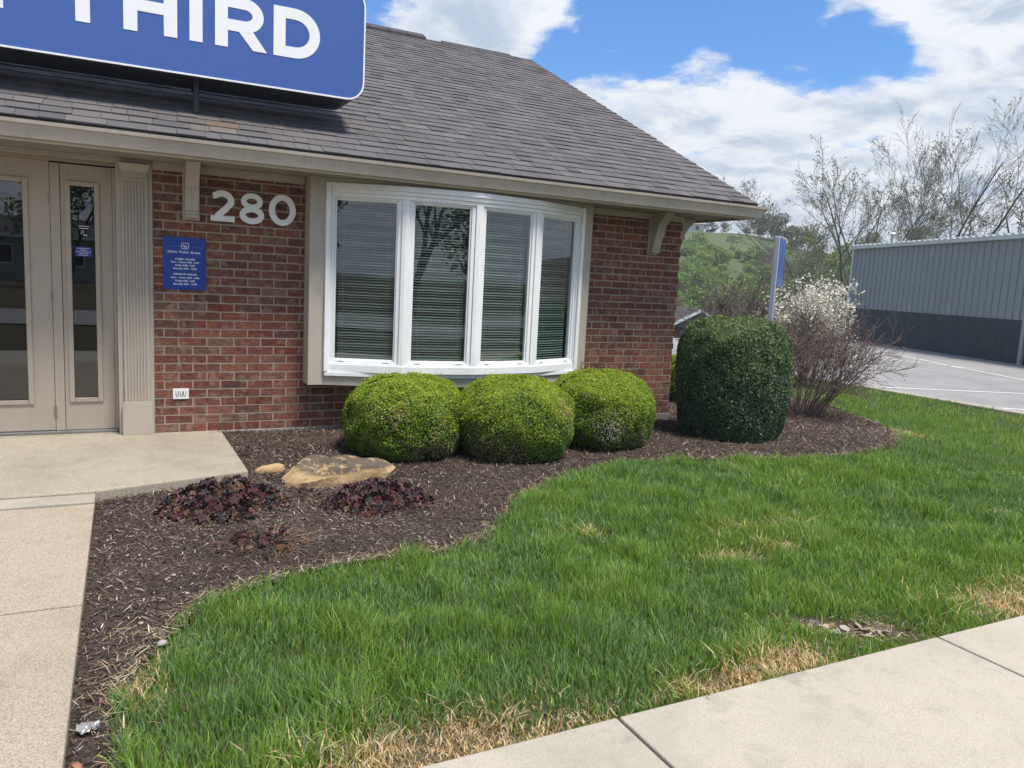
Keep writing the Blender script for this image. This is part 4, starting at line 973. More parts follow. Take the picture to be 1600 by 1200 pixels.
clipped_shrub('boxwood_shrub', (1.76, -.80, -.085), .472, .350, .265, 2.6, 34000, .0165, NEW, OLD, M['box_leaf'], 'leftmost of three clipped boxwood balls under the window, nearest the flat rock', 'shrub', gb, .38, [(.05, -.45, .05, .19, TAN), (.28, -.36, .06, .16, TAN), (-.22, -.40, .36, .10, (.40, .36, .18)), (.10, -.44, .30, .06, (.38, .33, .2))], 1)
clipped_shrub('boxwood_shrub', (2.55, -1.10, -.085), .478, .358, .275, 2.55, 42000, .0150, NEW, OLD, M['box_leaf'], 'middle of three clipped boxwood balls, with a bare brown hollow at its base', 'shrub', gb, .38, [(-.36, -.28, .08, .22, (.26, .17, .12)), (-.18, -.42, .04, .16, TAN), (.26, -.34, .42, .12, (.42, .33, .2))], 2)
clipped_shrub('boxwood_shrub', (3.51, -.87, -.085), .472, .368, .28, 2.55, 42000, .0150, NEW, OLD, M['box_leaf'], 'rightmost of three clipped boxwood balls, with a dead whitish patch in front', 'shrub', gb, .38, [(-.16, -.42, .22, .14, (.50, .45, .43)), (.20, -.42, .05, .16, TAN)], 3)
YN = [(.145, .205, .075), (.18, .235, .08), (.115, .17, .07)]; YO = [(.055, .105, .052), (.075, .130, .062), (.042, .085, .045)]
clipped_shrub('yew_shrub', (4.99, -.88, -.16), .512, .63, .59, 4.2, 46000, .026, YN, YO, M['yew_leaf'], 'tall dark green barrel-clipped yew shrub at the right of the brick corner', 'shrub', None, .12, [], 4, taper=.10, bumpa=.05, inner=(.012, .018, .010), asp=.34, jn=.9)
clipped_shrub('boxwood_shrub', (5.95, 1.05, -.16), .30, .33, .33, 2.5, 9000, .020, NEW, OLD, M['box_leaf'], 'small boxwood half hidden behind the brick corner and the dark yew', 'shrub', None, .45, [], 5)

# ------------------------------------------------------------------ purple coral-bell clumps
def coral(loc, r, h, nl, label, seed, dry=.25, n_tw=60):
    root = empty('coral_bells', loc); tag(root, label, 'plant', 'purple coral bells in the mulch bed')
    rs = np.random.default_rng(seed); p = MB(); pal = [(.085, .040, .050), (.065, .034, .040), (.115, .042, .050), (.050, .036, .042), (.11, .04, .045), (.075, .06, .055)]; dryp = [(.15, .075, .05), (.19, .11, .07), (.10, .06, .045)]
    stems = MB()
    for i in range(nl):
        a = rs.uniform(0, 2*PI); q = rs.random()**.6; hh = h*(1-q**2*.85)*(.55+.5*rs.random()); c = Vector((r*q*math.cos(a), r*.8*q*math.sin(a), hh+.01)); s = .019+.018*rs.random()
        n_ = (Vector((math.cos(a)*q*.9, math.sin(a)*q*.9, .8))+Vector(rs.normal(0, .4, 3))).normalized(); u = n_.orthogonal().normalized(); v = n_.cross(u); ro = rs.uniform(0, 6.28)
        isd = rs.random() < dry*(1.3 if q > .7 else .6); col = dryp[rs.integers(3)] if isd else pal[rs.integers(6)]; j = .7+.6*rs.random(); col = tuple(x*j for x in col)
        if isd: s *= .8
        pts = []
        for k in range(10):
            t_ = ro+2*PI*k/10; rad = s*(1.0 if k % 2 == 0 else .68); curl = .28*s*(1 if k % 2 else -.5)
            pts.append(c+(u*math.cos(t_)+v*math.sin(t_))*rad+n_*curl)
        vs = [c-n_*s*.15]+pts; p.add(vs, [(0, 1+k, 1+(k+1) % 10) for k in range(10)], col)
        if i % 3 == 0: stems.tube([(c.x*.3, c.y*.3, -.01), (c.x*.8, c.y*.8, c.z*.7), tuple(c)], [.0018, .0014, .001], 3, (.09, .045, .035), cap=False)
    for i in range(n_tw):
        a = rs.uniform(0, 2*PI); q = rs.uniform(.2, 1.15); L = rs.uniform(.06, .17); b0 = Vector((r*q*.7*math.cos(a), r*q*.7*math.sin(a), rs.uniform(.0, .03))); d = Vector((math.cos(a), math.sin(a), rs.uniform(.05, .7))).normalized()
        col = [(.13, .095, .075), (.085, .06, .05), (.21, .165, .125)][rs.integers(3)]; stems.tube([b0, b0+d*L*.5, b0+d*L+Vector((0, 0, -.02))], [.0016, .0014, .0008], 3, col, cap=False)
    p.build('leaves', M['dark_leaf'], root); stems.build('stems', M['chip'], root); return root
coral((.30, -1.93, -.075), .36, .175, 330, 'dark purple leafy clump spilling beside the concrete entry slab', 5, .3, 220)
coral((1.15, -2.12, -.075), .34, .145, 330, 'dark purple leafy clump in front of the flat sandstone rock', 6, .18, 240)
coral((.42, -2.62, -.065), .27, .05, 60, 'nearly bare purple-brown clump of dry stems closest to the lawn', 8, .7, 230)
p = MB(); rs = np.random.default_rng(3)
coral((.80, -1.83, -.07), .14, .03, 14, 'small dry tuft of stems between the purple clumps and the rock', 11, .8, 70)
# weed in the bare patch
w_ = empty('weed', (2.72, -4.26, -.09)); tag(w_, 'small light green weed sprouting in the bare patch by the sidewalk', 'weed'); p = MB()
for i in range(22):
    a = rs.uniform(0, 6.28); d = Vector((math.cos(a), math.sin(a), .8)); c = d*rs.uniform(.02, .07); u = Vector((-math.sin(a), math.cos(a), 0))*.007; p.add([c-d*.012, c-u, c+d*.012, c+u], [(0, 1, 2, 3)], (.16, .22, .05))
p.build('leaves', M['box_leaf'], w_)

# ------------------------------------------------------------------ woody skeletons
def prisms(S, sides):
    """S: array (N,8): p0 p1 r0 r1 -> verts, faces"""
    P0, P1, R0, R1 = S[:, 0:3], S[:, 3:6], S[:, 6], S[:, 7]; d = P1-P0; d /= np.linalg.norm(d, axis=1, keepdims=True)+1e-9
    ref = np.where(np.abs(d[:, 2:3]) > .9, np.array([[1., 0, 0]]), np.array([[0, 0, 1.]])); a = np.cross(d, ref); a /= np.linalg.norm(a, axis=1, keepdims=True); b_ = np.cross(d, a)
    t_ = np.arange(sides)*2*PI/sides; ca, sa = np.cos(t_)[None, :, None], np.sin(t_)[None, :, None]
    o = a[:, None]*ca+b_[:, None]*sa; V = np.concatenate([P0[:, None]+o*R0[:, None, None], P1[:, None]+o*R1[:, None, None]], 1).reshape(-1, 3)
    base = np.arange(len(S))[:, None]*2*sides; k = np.arange(sides)[None]; k2 = (k+1) % sides
    F = np.stack([base+k, base+k2, base+sides+k2, base+sides+k], -1).reshape(-1, 4); return V, F
def skeleton(rs, base, d, L, r, spec, lvl=0, S=None, tips=None):
    """spec per level: (segments, wander, children, spread, length ratio, radius ratio, lift)"""
    if S is None: S, tips = [], []
    ns, wan, nch, spread, lr, rr, lift = spec[lvl]; p = np.array(base, float); d = np.array(d, float); d /= np.linalg.norm(d); seg = L/ns; pts = [(p.copy(), d.copy(), r)]
    last = lvl == len(spec)-1
    for i in range(ns):
        d = d+rs.normal(0, wan, 3)+np.array([0, 0, lift]); d /= np.linalg.norm(d); q = p+d*seg; r2 = r*(1-.80*(i+1)/ns) if not last else r*(1-.8*(i+1)/ns)
        r1 = r*(1-.80*i/ns) if not last else r*(1-.8*i/ns); S.append((*p, *q, r1, r2, lvl)); p = q; pts.append((p.copy(), d.copy(), r2))
    if last: tips.append(p); return S, tips
    for k in range(nch):
        u = .28+.72*(k+rs.random()*.8)/nch if lvl else .35+.65*(k+rs.random()*.8)/nch; u = min(u, .999); i = int(u*ns); pp = pts[i][0]*(1-(u*ns-i))+pts[i+1][0]*(u*ns-i); dd = pts[i+1][1]; rad = pts[i][2]*(1-(u*ns-i))+pts[i+1][2]*(u*ns-i)
        a = np.cross(dd, rs.normal(size=3)); a /= np.linalg.norm(a); s = spread*(.7+.6*rs.random()); nd = dd*math.cos(s)+a*math.sin(s)
        skeleton(rs, pp, nd, L*lr*(1.15-.55*u)*(.75+.5*rs.random()), rad*rr, spec, lvl+1, S, tips)
    return S, tips
def skel_obj(name, S, mat, parent, minlvl=0, maxlvl=99, sides=4, minr=0):
    A = np.array([s for s in S if minlvl <= s[8] <= maxlvl])
    A[:, 6:8] = np.maximum(A[:, 6:8], minr); V, F = prisms(A, sides); return npmesh(name, V, F, None, mat, parent)

# bare barberry behind the yew
def bare_shrub(loc, w, h, nst, label, mat, seed, lean=(0, 0), twr=.0016, bud=(.10, .045, .05), group=None):
    root = empty('bare_shrub', loc); tag(root, label, 'shrub', group); rs = np.random.default_rng(seed); S, T = [], []
    for i in range(nst):
        a = rs.uniform(0, 2*PI); q = rs.random()**.5; d = (math.cos(a)*q*w/h*.9+lean[0], math.sin(a)*q*w/h*.9+lean[1], 1.0); L = h*(.75+.35*rs.random())*math.sqrt(1+(q*w/h*.5)**2)
        skeleton(rs, (math.cos(a)*.12*rs.random(), math.sin(a)*.12*rs.random(), -.03), d, L, (.006+.004*rs.random()), [(7, .13, 9, .75, .42, .6, .02), (5, .17, 5, .7, .42, .6, .02), (4, .2, 0, 0, 0, 0, .03)], 0, S, T)
    skel_obj('branches', S, mat, root, 0, 0, 5); skel_obj('twigs', S, mat, root, 1, 2, 3, twr)
    A = np.array([s[3:6] for s in S if s[8] >= 1 and rs.random() < .55]); n = len(A)
    V, F, C_ = leaf_mesh(A, rng.normal(size=(n, 3)), .009+.007*rng.random(n), np.array([bud])*(.7+.7*rng.random((n, 1))), .8, 1)
    npmesh('buds', V, F, C_, M['dark_leaf'], root); return root
bare_shrub((6.95, .02, -.20), 1.08, 1.24, 46, 'leafless purple-brown barberry shrub spreading right of the dark yew', M['purple_bark'], 21, (.10, -.06), .0024)
bare_shrub((9.45, 3.70, -.22), .95, 1.55, 26, 'leafless grey-brown shrub rising behind the top of the dark yew', M['grey_twig'], 22, (0, 0), .0042, (.13, .08, .07))
bare_shrub((10.6, 3.3, -.2), .7, 1.15, 22, 'leafless brown shrub beneath the white blossoming shrub by the parking lot', M['purple_bark'], 23, (0, 0), .0040, (.11, .07, .06))
# white-flowering shrub
root = empty('blossom_shrub', (9.78, 2.66, -.2)); tag(root, 'shrub covered in creamy white blossom beside the thin pylon sign', 'shrub'); rs = np.random.default_rng(31); S, T = [], []
for i in range(22):
    a = rs.uniform(0, 2*PI); q = rs.random()**.5; skeleton(rs, (0, 0, 0), (math.cos(a)*q*.42, math.sin(a)*q*.42, 1), 1.45*(.8+.3*rs.random()), .014, [(6, .1, 8, .7, .36, .6, .02), (4, .2, 5, .7, .5, .6, 0), (3, .25, 0, 0, 0, 0, 0)], 0, S, T)
skel_obj('branches', S, M['grey_twig'], root, 0, 2, 3, .003)
A = np.array([s[3:6] for s in S if s[8] >= 1 and s[5] > .55]); A = np.repeat(A, 5, 0)+rng.normal(0, .035, (len(A)*5, 3)); k = rng.random(len(A)) < .46*sm(A[:, 2], .55, 1.2)+.07; A = A[k]; n = len(A)
V, F, C_ = leaf_mesh(A, rng.normal(size=(n, 3))+np.array([0, 0, .8]), .030+.025*rng.random(n), np.array([(.80, .775, .68)])*(.75+.35*rng.random((n, 1))), .9, .6); npmesh('blossom', V, F, C_, M['petal'], root)

# pylon sign edge-on
root = empty('pylon_sign', (8.33, 2.02, -.2)); tag(root, 'slim blue and white pylon sign seen edge-on beside the white blossom', 'sign'); root.rotation_euler = (0, 0, math.radians(37))
p = MB(); p.box(-.034, .034, -.034, .034, 0, 2.34); p.build('post', simple('pylon_post', (.42, .46, .54), .4, .05), root, bevel=.006)
p = MB(); p.box(.036, .62, -.045, .045, 1.62, 2.34); p.build('panel', M['sign_blue'], root, bevel=.006)
p = MB(); p.box(.037, .62, -.045, .045, 2.341, 2.352); p.build('cap', M['sign_white'], root)

# ------------------------------------------------------------------ ribbed metal building
root = empty('metal_building', (26.78, 16.07, -.40)); uu = Vector((-.3484, -.9373, 0)); root.rotation_euler = (0, 0, math.atan2(uu.y, uu.x))
tag(root, 'low grey ribbed metal building with dark painted block base across the parking lot', 'building')
# local: +x runs along the wall towards the right of the picture, -y... faces the lot on local -y? (checked below)
# wall plane local y=0, camera side is local y<0 after this flip
FL = -1.0   # direction away from the camera in local y
# camera local side
mrot = Matrix.Rotation(-root.rotation_euler[2], 3, 'Z'); cl = mrot@(CAM-root.location); FL = -1.0 if cl.y > 0 else 1.0
m_rib = simple('ribbed_panel', (.195, .232, .255), .45, .05, .6, fine=.05, fscale=30, streak=.35); m_blk = simple('dark_block', (.018, .038, .050), .7, .15, 1.5, fine=.25, fscale=25); m_trim = simple('metal_trim', (.24, .27, .28), .4, .08, 2); m_lt = simple('galvanised', (.45, .50, .50), .35, .08, 2)
LN = 9.85; H0, H1 = 1.32, 3.72
def ribs(p, x0, x1, z0, z1, y, out):
    x = x0; poly = []
    while x < x1-.01:
        e = min(x+.305, x1); poly += [(x, y), (min(x+.245, e), y), (min(x+.258, e), y-out*.028*FL), (min(x+.292, e), y-out*.028*FL), (e, y)]; x += .305
    back = [(x1, y+.10*FL), (x0, y+.10*FL)]
    V = [(a, b_, z0) for a, b_ in poly]+[(a, b_, z1) for a, b_ in poly]; n = len(poly); p.add(V, [(i, i+1, n+i+1, n+i) for i in range(n-1)])
p = MB(); ribs(p, 0, LN, H0, H1, 0, 1); p.build('ribbed_wall', m_rib, root)
p = MB(); p.box(-.01, LN+9, *sorted((.012*FL, .3*FL)), -.3, H0-.006)
nb = 0
p.build('block_base', m_blk, root); 
p = MB()
for k in range(7):
    for j in range(int((LN+9)/.4)):
        off = .2 if k % 2 else 0; a0 = j*.4+off+.004; p.box(max(a0, 0), min(a0+.392, LN+9), *sorted((.006*FL, .0115*FL)), k*.2-.05, k*.2+.142)
p.build('block_courses', m_blk, root)
p = MB(); p.box(-.06, .05, *sorted((-.04*FL, .1*FL)), -.0, H1); p.build('corner_trim', m_lt, root)
p = MB(); p.box(-.12, LN+.1, *sorted((-.16*FL, -.03*FL)), H1-.01, H1+.12); p.build('eave_gutter', m_lt, root, bevel=.01)
p = MB(); p.box(-.1, LN+.1, *sorted((-.02*FL, 14*FL)), H1+.02, H1+.06); 
x = 0.0
while x < LN+.05: p.box(x, x+.15, *sorted((-.19*FL, 13.9*FL)), H1+.1215, H1+.165); x += .305
p.v = [(a, b_, c+abs(b_)*.02) for a, b_, c in p.v]; p.build('ribbed_roof', simple('white_roof', (.60, .66, .65), .4, .06), root)
p = MB(); p.box(.0, .05, *sorted((.1*FL, 14*FL)), 0, H1); p.box(LN-.1, LN-.05, *sorted((.1*FL, 14*FL)), 0, H1); p.build('end_wall', m_rib, root)
p = MB(); p.box(LN-.16, LN-.02, *sorted((-.12*FL, -.03*FL)), .0, H1-.02); p.build('downspout', m_trim, root, bevel=.01)
p = MB(); ribs(p, LN+.12, LN+9, 2.86, H1, .5, 1); p.build('upper_side_wall', simple('pale_panel', (.42, .45, .47), .45, .06), root)
p = MB(); ribs(p, LN+.0, LN+9, H0, 2.78, 0, 1); p.build('lean_to_wall', m_rib, root)
p = MB(); p.box(LN-.15, LN+9, *sorted((-.2*FL, .6*FL)), 2.785, 2.86); p.build('lean_to_roof', m_lt, root, bevel=.01)
p = MB(); p.tube([(.95, 1.0*FL, H1), (.95, 1.0*FL, H1+.62)], .05, 8); vp = p.build('vent_pipe', m_trim, root); p = MB(); p.tube([(.95, 1.0*FL, H1+.63), (.95, 1.0*FL, H1+.70)], [.12, .09], 8); p.tube([(.95, 1.0*FL, H1+.10), (.95, 1.0*FL, H1+.2)], .12, 8); p.build('vent_cap', M['sign_white'], vp)

# ------------------------------------------------------------------ far houses
def far_house(loc, rz, W, Dp, hw, hr, wallc, roofc, label, gable=True, pts_=()):
    root = empty('house', loc, rz); tag(root, label, 'house')
    p = MB(); p.box(-W/2, W/2, 0, Dp, 0, hw); p.build('wall', wallc, root)
    p = MB(); e = .5; a = [(-W/2-e, -e, hw), (W/2+e, -e, hw), (W/2+e, Dp+e, hw), (-W/2-e, Dp+e, hw)]; r_ = [(-W/2+Dp*.3, Dp/2, hw+hr), (W/2-Dp*.3, Dp/2, hw+hr)]
    p.add(a+r_, [(0, 1, 5, 4), (1, 2, 5), (2, 3, 4, 5), (3, 0, 4), (3, 2, 1, 0)]); p.build('roof', roofc, root)
    p = MB(); p.box(-W/2-e, W/2+e, -e-.06, -e, hw-.18, hw+.02); p.build('fascia', M['metal_dark'] if gable else M['sign_white'], root)
    if gable:
        gx = 1.5; gw = 2.2; gh = 1.25
        p = MB(); p.add([(gx-gw, -1.2, hw+.02), (gx+gw, -1.2, hw+.02), (gx, -1.2, hw+gh), (gx-gw, Dp/2, hw+.02), (gx+gw, Dp/2, hw+.02), (gx, Dp/2, hw+gh)], [(0, 1, 2), (0, 2, 5, 3), (1, 4, 5, 2)]); p.build('porch_roof', roofc, root)
        p = MB(); strip(p, [(gx-gw-.1, hw), (gx, hw+gh+.05), (gx+gw+.1, hw)], .22, -1.3, -1.21); p.build('gable_trim', M['sign_white'], root)
        for x in (gx-gw+.2, gx+.1, gx+gw-.2):
            p = MB(); p.box(x-.12, x+.12, -1.2, -.96, 0, hw); p.build('porch_post', M['sign_white'], root)
    for x in pts_:
        p = MB(); p.box(x-.5, x+.5, -.05, -.01, hw*.35, hw*.8); f = p.build('window', M['sign_white'], root); p = MB(); p.box(x-.42, x+.42, -.06, -.052, hw*.39, hw*.76); p.build('pane', M['metal_dark'], f)
    return root
gd = float(Hc(38, 40.5))
far_house((37.4, 39.9, -4.35), math.radians(-43), 13, 8, 2.9, 1.35, simple('brown_brick_wall', (.17, .10, .07), .9, .2), simple('brown_roof', (.075, .065, .065), .9, .1, 1), 'brown-roofed brick house with white-trimmed gable behind the yew', True, (-4.2, -2.2))
far_house((103.5, 128.0, float(Hc(103.5, 128.0))-.1), math.radians(-40), 15, 7, 2.3, .9, simple('white_siding', (.55, .57, .58), .8, .05), simple('grey_roof', (.10, .11, .12), .9, .1, 1), 'long pale house on the hilltop under the roof corner', False, (-3, 0, 3, 6))
# utility pole on the crest
root = empty('utility_pole', (115.9, 117.6, float(Hc(115.9, 117.6)))); tag(root, 'thin utility pole on the crest of the grassy hill', 'utility pole'); p = MB(); p.tube([(0, 0, 0), (0, 0, 4.6)], .09, 6); p.build('pole', M['bark'], root); p = MB(); p.box(-.7, .7, -.06, .06, 4.1, 4.22); p.build('crossarm', M['bark'], root)

# ------------------------------------------------------------------ big bare trees beyond the metal building
def big_tree(loc, d, L, r, seed, label, spec, budn, budc, group='bare trees behind the metal building', twr=.018, wid=0, bsz=.16, cat='tree', name='bare_tree', more=()):
    root = empty(name, loc); tag(root, label, cat, group); rs = np.random.default_rng(seed); S, T = [], []
    skeleton(rs, (0, 0, -.3), d, L, r, spec, 0, S, T)
    for d2, L2, r2, b0 in more: skeleton(rs, b0, d2, L2, r2, spec, 0, S, T)
    skel_obj('trunk', S, M['bark'], root, 0, 1, 6); skel_obj('crown', S, M['bark'], root, 2, 9, 3, twr)
    A = np.array([s[3:6] for s in S if s[8] >= len(spec)-2]); A = A[rng.random(len(A)) < budn]; n = len(A)
    if n:
        A = A+rng.normal(0, .12, A.shape); V, F, C_ = leaf_mesh(A, rng.normal(size=(n, 3)), bsz*(.5+rng.random(n)), np.array(budc)[rng.integers(0, len(budc), n)]*(.7+.6*rng.random((n, 1))), .6, 1); npmesh('buds', V, F, C_, M['far_leaf'], root)
    return root
SP = [(6, .04, 5, .55, .98, .72, .01), (9, .05, 8, .55, .52, .50, .022), (6, .08, 7, .52, .50, .55, .03), (4, .11, 4, .5, .5, .6, .03), (3, .13, 0, 0, 0, 0, .04)]
BUD = [(.15, .18, .085), (.19, .21, .10), (.12, .135, .08)]
gz = lambda x, y: float(Hc(x, y))
big_tree((44.7, 33.3, -4.6), (.10, -.12, 1), 10.4, .32, 42, 'tallest bare tree with wide forked crown above the middle of the metal building', SP, .42, BUD, bsz=.13, twr=.009, more=[((.40, -.50, 1), 9.8, .24, (0, 0, 1.5)), ((-.24, .30, 1), 8.4, .18, (0, 0, 2.0))])
big_tree((46.7, 30.9, -4.6), (.50, -.62, 1), 11.6, .32, 43, 'bare tree leaning hard to the right above the metal building', SP, .25, BUD, bsz=.11, twr=.009, more=[((.22, -.26, 1), 9.2, .15, (.6, -.8, 2.2))])
SP2 = [(6, .08, 8, .7, .55, .6, .01), (5, .12, 6, .6, .5, .6, .03), (4, .14, 5, .55, .5, .6, .02), (3, .15, 0, 0, 0, 0, 0)]
GB = [(.17, .23, .085), (.21, .26, .10), (.14, .17, .08)]
big_tree((57.6, 47.9, gz(57.6, 47.9)), (0, 0, 1), 9.5, .18, 44, 'light green budding tree beside the pylon sign on the hillside', SP2, .9, GB, None, .02, bsz=.24)
big_tree((53.0, 42.5, gz(53.0, 42.5)), (0, 0, 1), 9.0, .17, 45, 'pale green budding tree at the left end of the metal building', SP2, .8, GB, None, .02, bsz=.22)
big_tree((78.2, 70.7, gz(78.2, 70.7)), (0, 0, 1), 9.5, .2, 46, 'small leafless tree on the skyline just right of the roof corner', SP2, 0, GB, None, .028)
big_tree((60.2, 29.2, gz(60.2, 29.2)), (0, 0, 1), 13, .25, 47, 'sparsely budding tree at the right edge behind the metal building', SP2, .9, [(.30, .30, .22), (.2, .2, .14)], None, .02, bsz=.2)
big_tree((57.5, 33.2, gz(57.5, 33.2)), (0, 0, 1), 10, .2, 48, 'bushy budding tree low between the leaning tree and the evergreen', SP2, .9, [(.13, .12, .08), (.10, .12, .05)], None, .02, bsz=.2)

# leafy crowns for the hillside: several kinds, then copies
def leafy(name, H, Rr, n, pal, seed, spec=SP2, blobs=9, lsz=.28, flat=1.0, lo=.3):
    root = empty(name); rs = np.random.default_rng(seed); S, T = [], []; skeleton(rs, (0, 0, -.3), (0, 0, 1), H*.85, H*.022, [(5, .08, 7, .6, .5, .6, .01), (4, .12, 5, .6, .5, .6, .02), (3, .14, 0, 0, 0, 0, 0)], 0, S, T)
    skel_obj('trunk', S, M['bark'], root, 0, 2, 4, .02)
    cs = []; 
    for k in range(blobs):
        a = rs.uniform(0, 2*PI); q = rs.random()**.6; zz = H*(lo+(1-lo-.12)*rs.random()); rr = Rr*(1-.45*abs((zz/H-.55)/.5)); cs.append((rr*q*math.cos(a)*.7, rr*q*math.sin(a)*.7, zz, Rr*(.32+.22*rs.random())))
    P = []; per = n//blobs
    for (cx, cy, cz, br) in cs:
        v = rs.normal(size=(per, 3)); v /= np.linalg.norm(v, axis=1, keepdims=True); v *= (br*(.55+.5*rs.random((per, 1)))); v[:, 2] *= .75*flat; P.append(v+np.array([cx, cy, cz]))
    P = np.concatenate(P); ci = rs.integers(0, len(pal), len(P)); C_ = np.array(pal)[ci]*(.65+.6*rs.random((len(P), 1)))
    V, F, CC = leaf_mesh(P, rng.normal(size=P.shape)+np.array([0, 0, .7]), lsz*(.5+rng.random(len(P))), C_, .7, .5); npmesh('crown', V, F, CC, M['far_leaf'], root); return root
GR1 = [(.20, .29, .085), (.24, .33, .10), (.17, .24, .08)]; GR2 = [(.16, .20, .09), (.185, .215, .11), (.14, .165, .09)]; BR1 = [(.175, .155, .12), (.15, .14, .11), (.20, .175, .14)]; DK = [(.045, .075, .040), (.06, .09, .045), (.04, .06, .036)]; PK = [(.22, .15, .13), (.19, .14, .11), (.12, .11, .07)]
kinds = {'green': leafy('hillside_tree', 7, 3.2, 2600, GR1, 61), 'olive': leafy('hillside_tree', 8, 3.4, 2200, GR2, 62), 'brown': leafy('hillside_tree', 8, 3.2, 1500, BR1, 63, lsz=.22), 'scrub': leafy('hillside_bush', 3.6, 2.6, 1800, GR1, 64, lo=.1), 'dark': leafy('dark_tree', 4.6, 2.9, 3200, DK, 65, lo=.25, flat=.9, lsz=.26), 'pink': leafy('budding_tree', 3.0, 1.5, 900, PK, 66, lo=.2, lsz=.2)}
LAB = {'green': ('fresh green tree on the wooded hillside behind the parking lot', 'tree', 'green trees on the hillside'), 'olive': ('dull olive tree on the wooded hillside behind the parking lot', 'tree', 'olive trees on the hillside'),
       'brown': ('leafless-looking brown tree on the wooded hillside behind the parking lot', 'tree', 'brown trees on the hillside'), 'scrub': ('low green bush on the lower slope of the grassy hill', 'bush', 'bushes on the slope')}
rs = np.random.default_rng(77); usedk = set()
def put(kind, Dd, azd, sc, lab=None):
    x = CAM.x+Dd*math.sin(math.radians(azd)); y = CAM.y+Dd*math.cos(math.radians(azd)); src = kinds[kind]
    o = src if kind not in usedk else copy_tree(src); usedk.add(kind)
    o.location = (x, y, gz(x, y)-.2); o.rotation_euler = (0, 0, rs.uniform(0, 6.28)); o.scale = (sc, sc, sc*rs.uniform(.85, 1.1)); l = lab or LAB[kind]; tag(o, *l); return o
for i in range(46):        # wood on the right-hand slope
    az = 44.6+18.5*((i*.618) % 1); Dd = 78+ (44*rs.random()); put(['brown', 'olive', 'green', 'olive', 'brown', 'olive'][i % 6] if az < 49 else ['olive', 'green', 'olive', 'brown', 'green'][i % 5], Dd, az, rs.uniform(.55, .85))
for i in range(24): put(['green', 'olive', 'brown', 'green'][i % 4], rs.uniform(72, 104), rs.uniform(38.2, 44.8), rs.uniform(.45, .75))
for i in range(66): put('scrub', rs.uniform(80, 138), rs.uniform(38.2, 45.2), rs.uniform(.5, 1.05))
for i, (Dd, az, sc, w_) in enumerate(((165, 43.9, .90, 'left'), (160, 45.0, 1.15, 'middle'), (150, 46.3, 1.0, 'right'))):
    put('dark', Dd, az, sc, ('round dark evergreen tree on the skyline right of the roof corner, %s one of three' % {'left': 'leftmost', 'middle': 'middle', 'right': 'rightmost'}[w_], 'tree', 'dark trees on the crest'))
put('dark', 171, 40.6, .62, ('small dark green tree on the crest beside the pale hilltop house', 'tree', None)); put('pink', 171, 41.5, .95, ('small pinkish budding tree on the crest right of the dark one', 'tree', None)); put('dark', 168, 43.1, .34, ('tiny dark tree on the crest beside the utility pole', 'tree', None))
# evergreen at the right
root = empty('conifer', (75.5, 41.2, gz(75.5, 41.2))); tag(root, 'dark layered conifer standing above the right end of the metal building', 'tree'); p = MB(); p.tube([(0, 0, -.3), (0, 0, 7.8)], [.2, .03], 6); p.build('trunk', M['bark'], root)
P = []; rs = np.random.default_rng(5)
for k in range(15):
    z = 1.2+k*.46; R_ = 2.6*(1-z/8.3)+.15
    for j in range(9):
        a = j*.7+k*1.3+rs.normal(0, .15); L = R_*(.8+.4*rs.random()); u = rs.random((46, 1)); P.append(np.concatenate([u*L*math.cos(a), u*L*math.sin(a), z-.25*u*L+.12*u*u*L], 1)+rs.normal(0, .09, (46, 3)))
P = np.concatenate(P); V, F, C_ = leaf_mesh(P, rng.normal(size=P.shape)+np.array([0, 0, 1.]), .16+.12*rng.random(len(P)), np.array(DK)[rng.integers(0, 3, len(P))]*1.1, .5, .4); npmesh('crown', V, F, C_, M['far_leaf'], root)
# brush covering the slope
n = 60000; Dd = np.sqrt(rng.uniform(66**2, 128**2, n)); az = rng.uniform(37.5, 63, n); k = (az > 44.3) | ((Dd < 112) & (rng.random(n) < .5)); Dd, az = Dd[k], az[k]; x = CAM.x+Dd*np.sin(np.radians(az)); y = CAM.y+Dd*np.cos(np.radians(az)); n = len(x)
pt = vnoise(x, y, .09, 81); pal = np.array([(.19, .26, .09), (.23, .31, .10), (.17, .17, .11), (.16, .20, .09)]); ci = np.clip((pt*4+rng.normal(0, .7, n)).astype(int), 0, 3)
V, F, C_ = leaf_mesh(np.stack([x, y, Hc(x, y)+rng.exponential(.7, n)*(.4+vnoise(x, y, .2, 82))], 1), rng.normal(size=(n, 3))+np.array([0, 0, .6]), .22+.28*rng.random(n), pal[ci]*(.65+.6*rng.random((n, 1))), .7, .5)
tag(npmesh('hillside_brush', V, F, C_, M['far_leaf']), 'thick green and brown brush covering the hillside below the skyline', 'brush', kind='stuff')

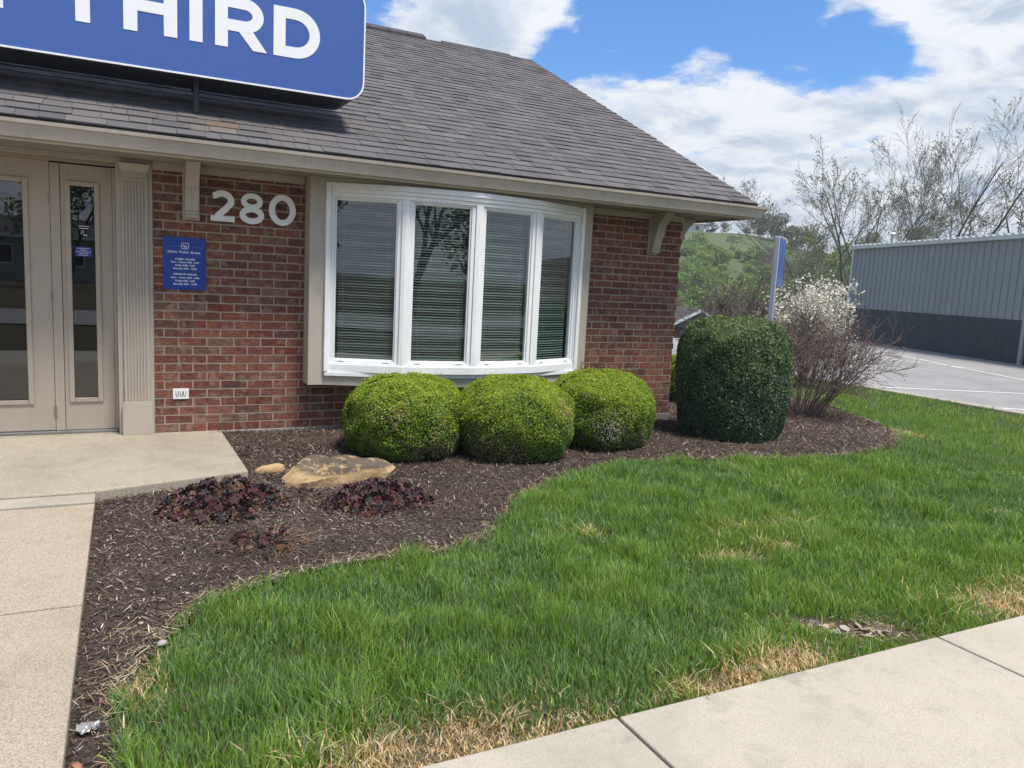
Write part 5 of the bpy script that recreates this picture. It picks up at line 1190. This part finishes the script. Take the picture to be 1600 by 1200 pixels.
# ------------------------------------------------------------------ street side behind the camera, seen only as reflections
tag(drape('road', np.arange(-60, 70, 2.0), np.array([-20, -18, -16, -14]), .03, M['asphalt']), kind='structure')
kinds['street'] = None
for i, (x, y, s_, lab) in enumerate(((3.5, -27, .62, 'bare street tree opposite the bow window'), (14, -34, .7, 'bare street tree far along the road'), (-9, -30, .6, 'bare street tree opposite the doors'))):
    src = [o for o in COL.objects if o.get('label', '').startswith('tallest bare')][0] if i != 1 else [o for o in COL.objects if o.get('label', '').startswith('bare tree leaning')][0]
    o = copy_tree(src); o.location = (x, y, -.3); o.scale = (s_, s_, s_); o.rotation_euler = (0, 0, i*2.1); tag(o, lab, 'tree', 'street trees across the road')
far_house((-8, -52, -.3), PI, 26, 10, 3.0, 1.4, simple('cream_siding', (.40, .38, .34), .8, .05), simple('dark_roof', (.05, .05, .05), .9, .1, 1), 'low cream building across the road', False, (-9, -5, -1, 3, 7))
far_house((26, -46, -.3), PI, 14, 9, 3.2, 2.2, simple('grey_siding', (.30, .31, .32), .8, .05), simple('dark_roof2', (.05, .05, .055), .9, .1, 1), 'grey house across the road', False, (-3, 2))
for i, (x, y, s_) in enumerate(((-22, -36, 1.3), (9, -44, 1.2), (22, -33, 1.1), (-3, -43, 1.0))):
    o = copy_tree(kinds['olive']); o.location = (x, y, -.3); o.scale = (s_, s_, s_); tag(o, 'olive leafy tree across the road', 'tree', 'leafy trees across the road')

# ------------------------------------------------------------------ thin spring haze: pales the far hillside
p = MB(); p.box(-940, 1540, -940, 1540, -9.0, 45.0); m = bpy.data.materials.new('haze'); m.use_nodes = True; t = m.node_tree; t.nodes.clear()
pv = t.nodes.new('ShaderNodeVolumePrincipled'); pv.inputs['Color'].default_value = (.80, .86, .93, 1); pv.inputs['Density'].default_value = .0009; pv.inputs['Anisotropy'].default_value = .2
o_ = t.nodes.new('ShaderNodeOutputMaterial'); t.links.new(pv.outputs[0], o_.inputs['Volume'])
tag(p.build('haze', m), 'thin pale haze in the air over the far hillside', 'haze', kind='stuff')
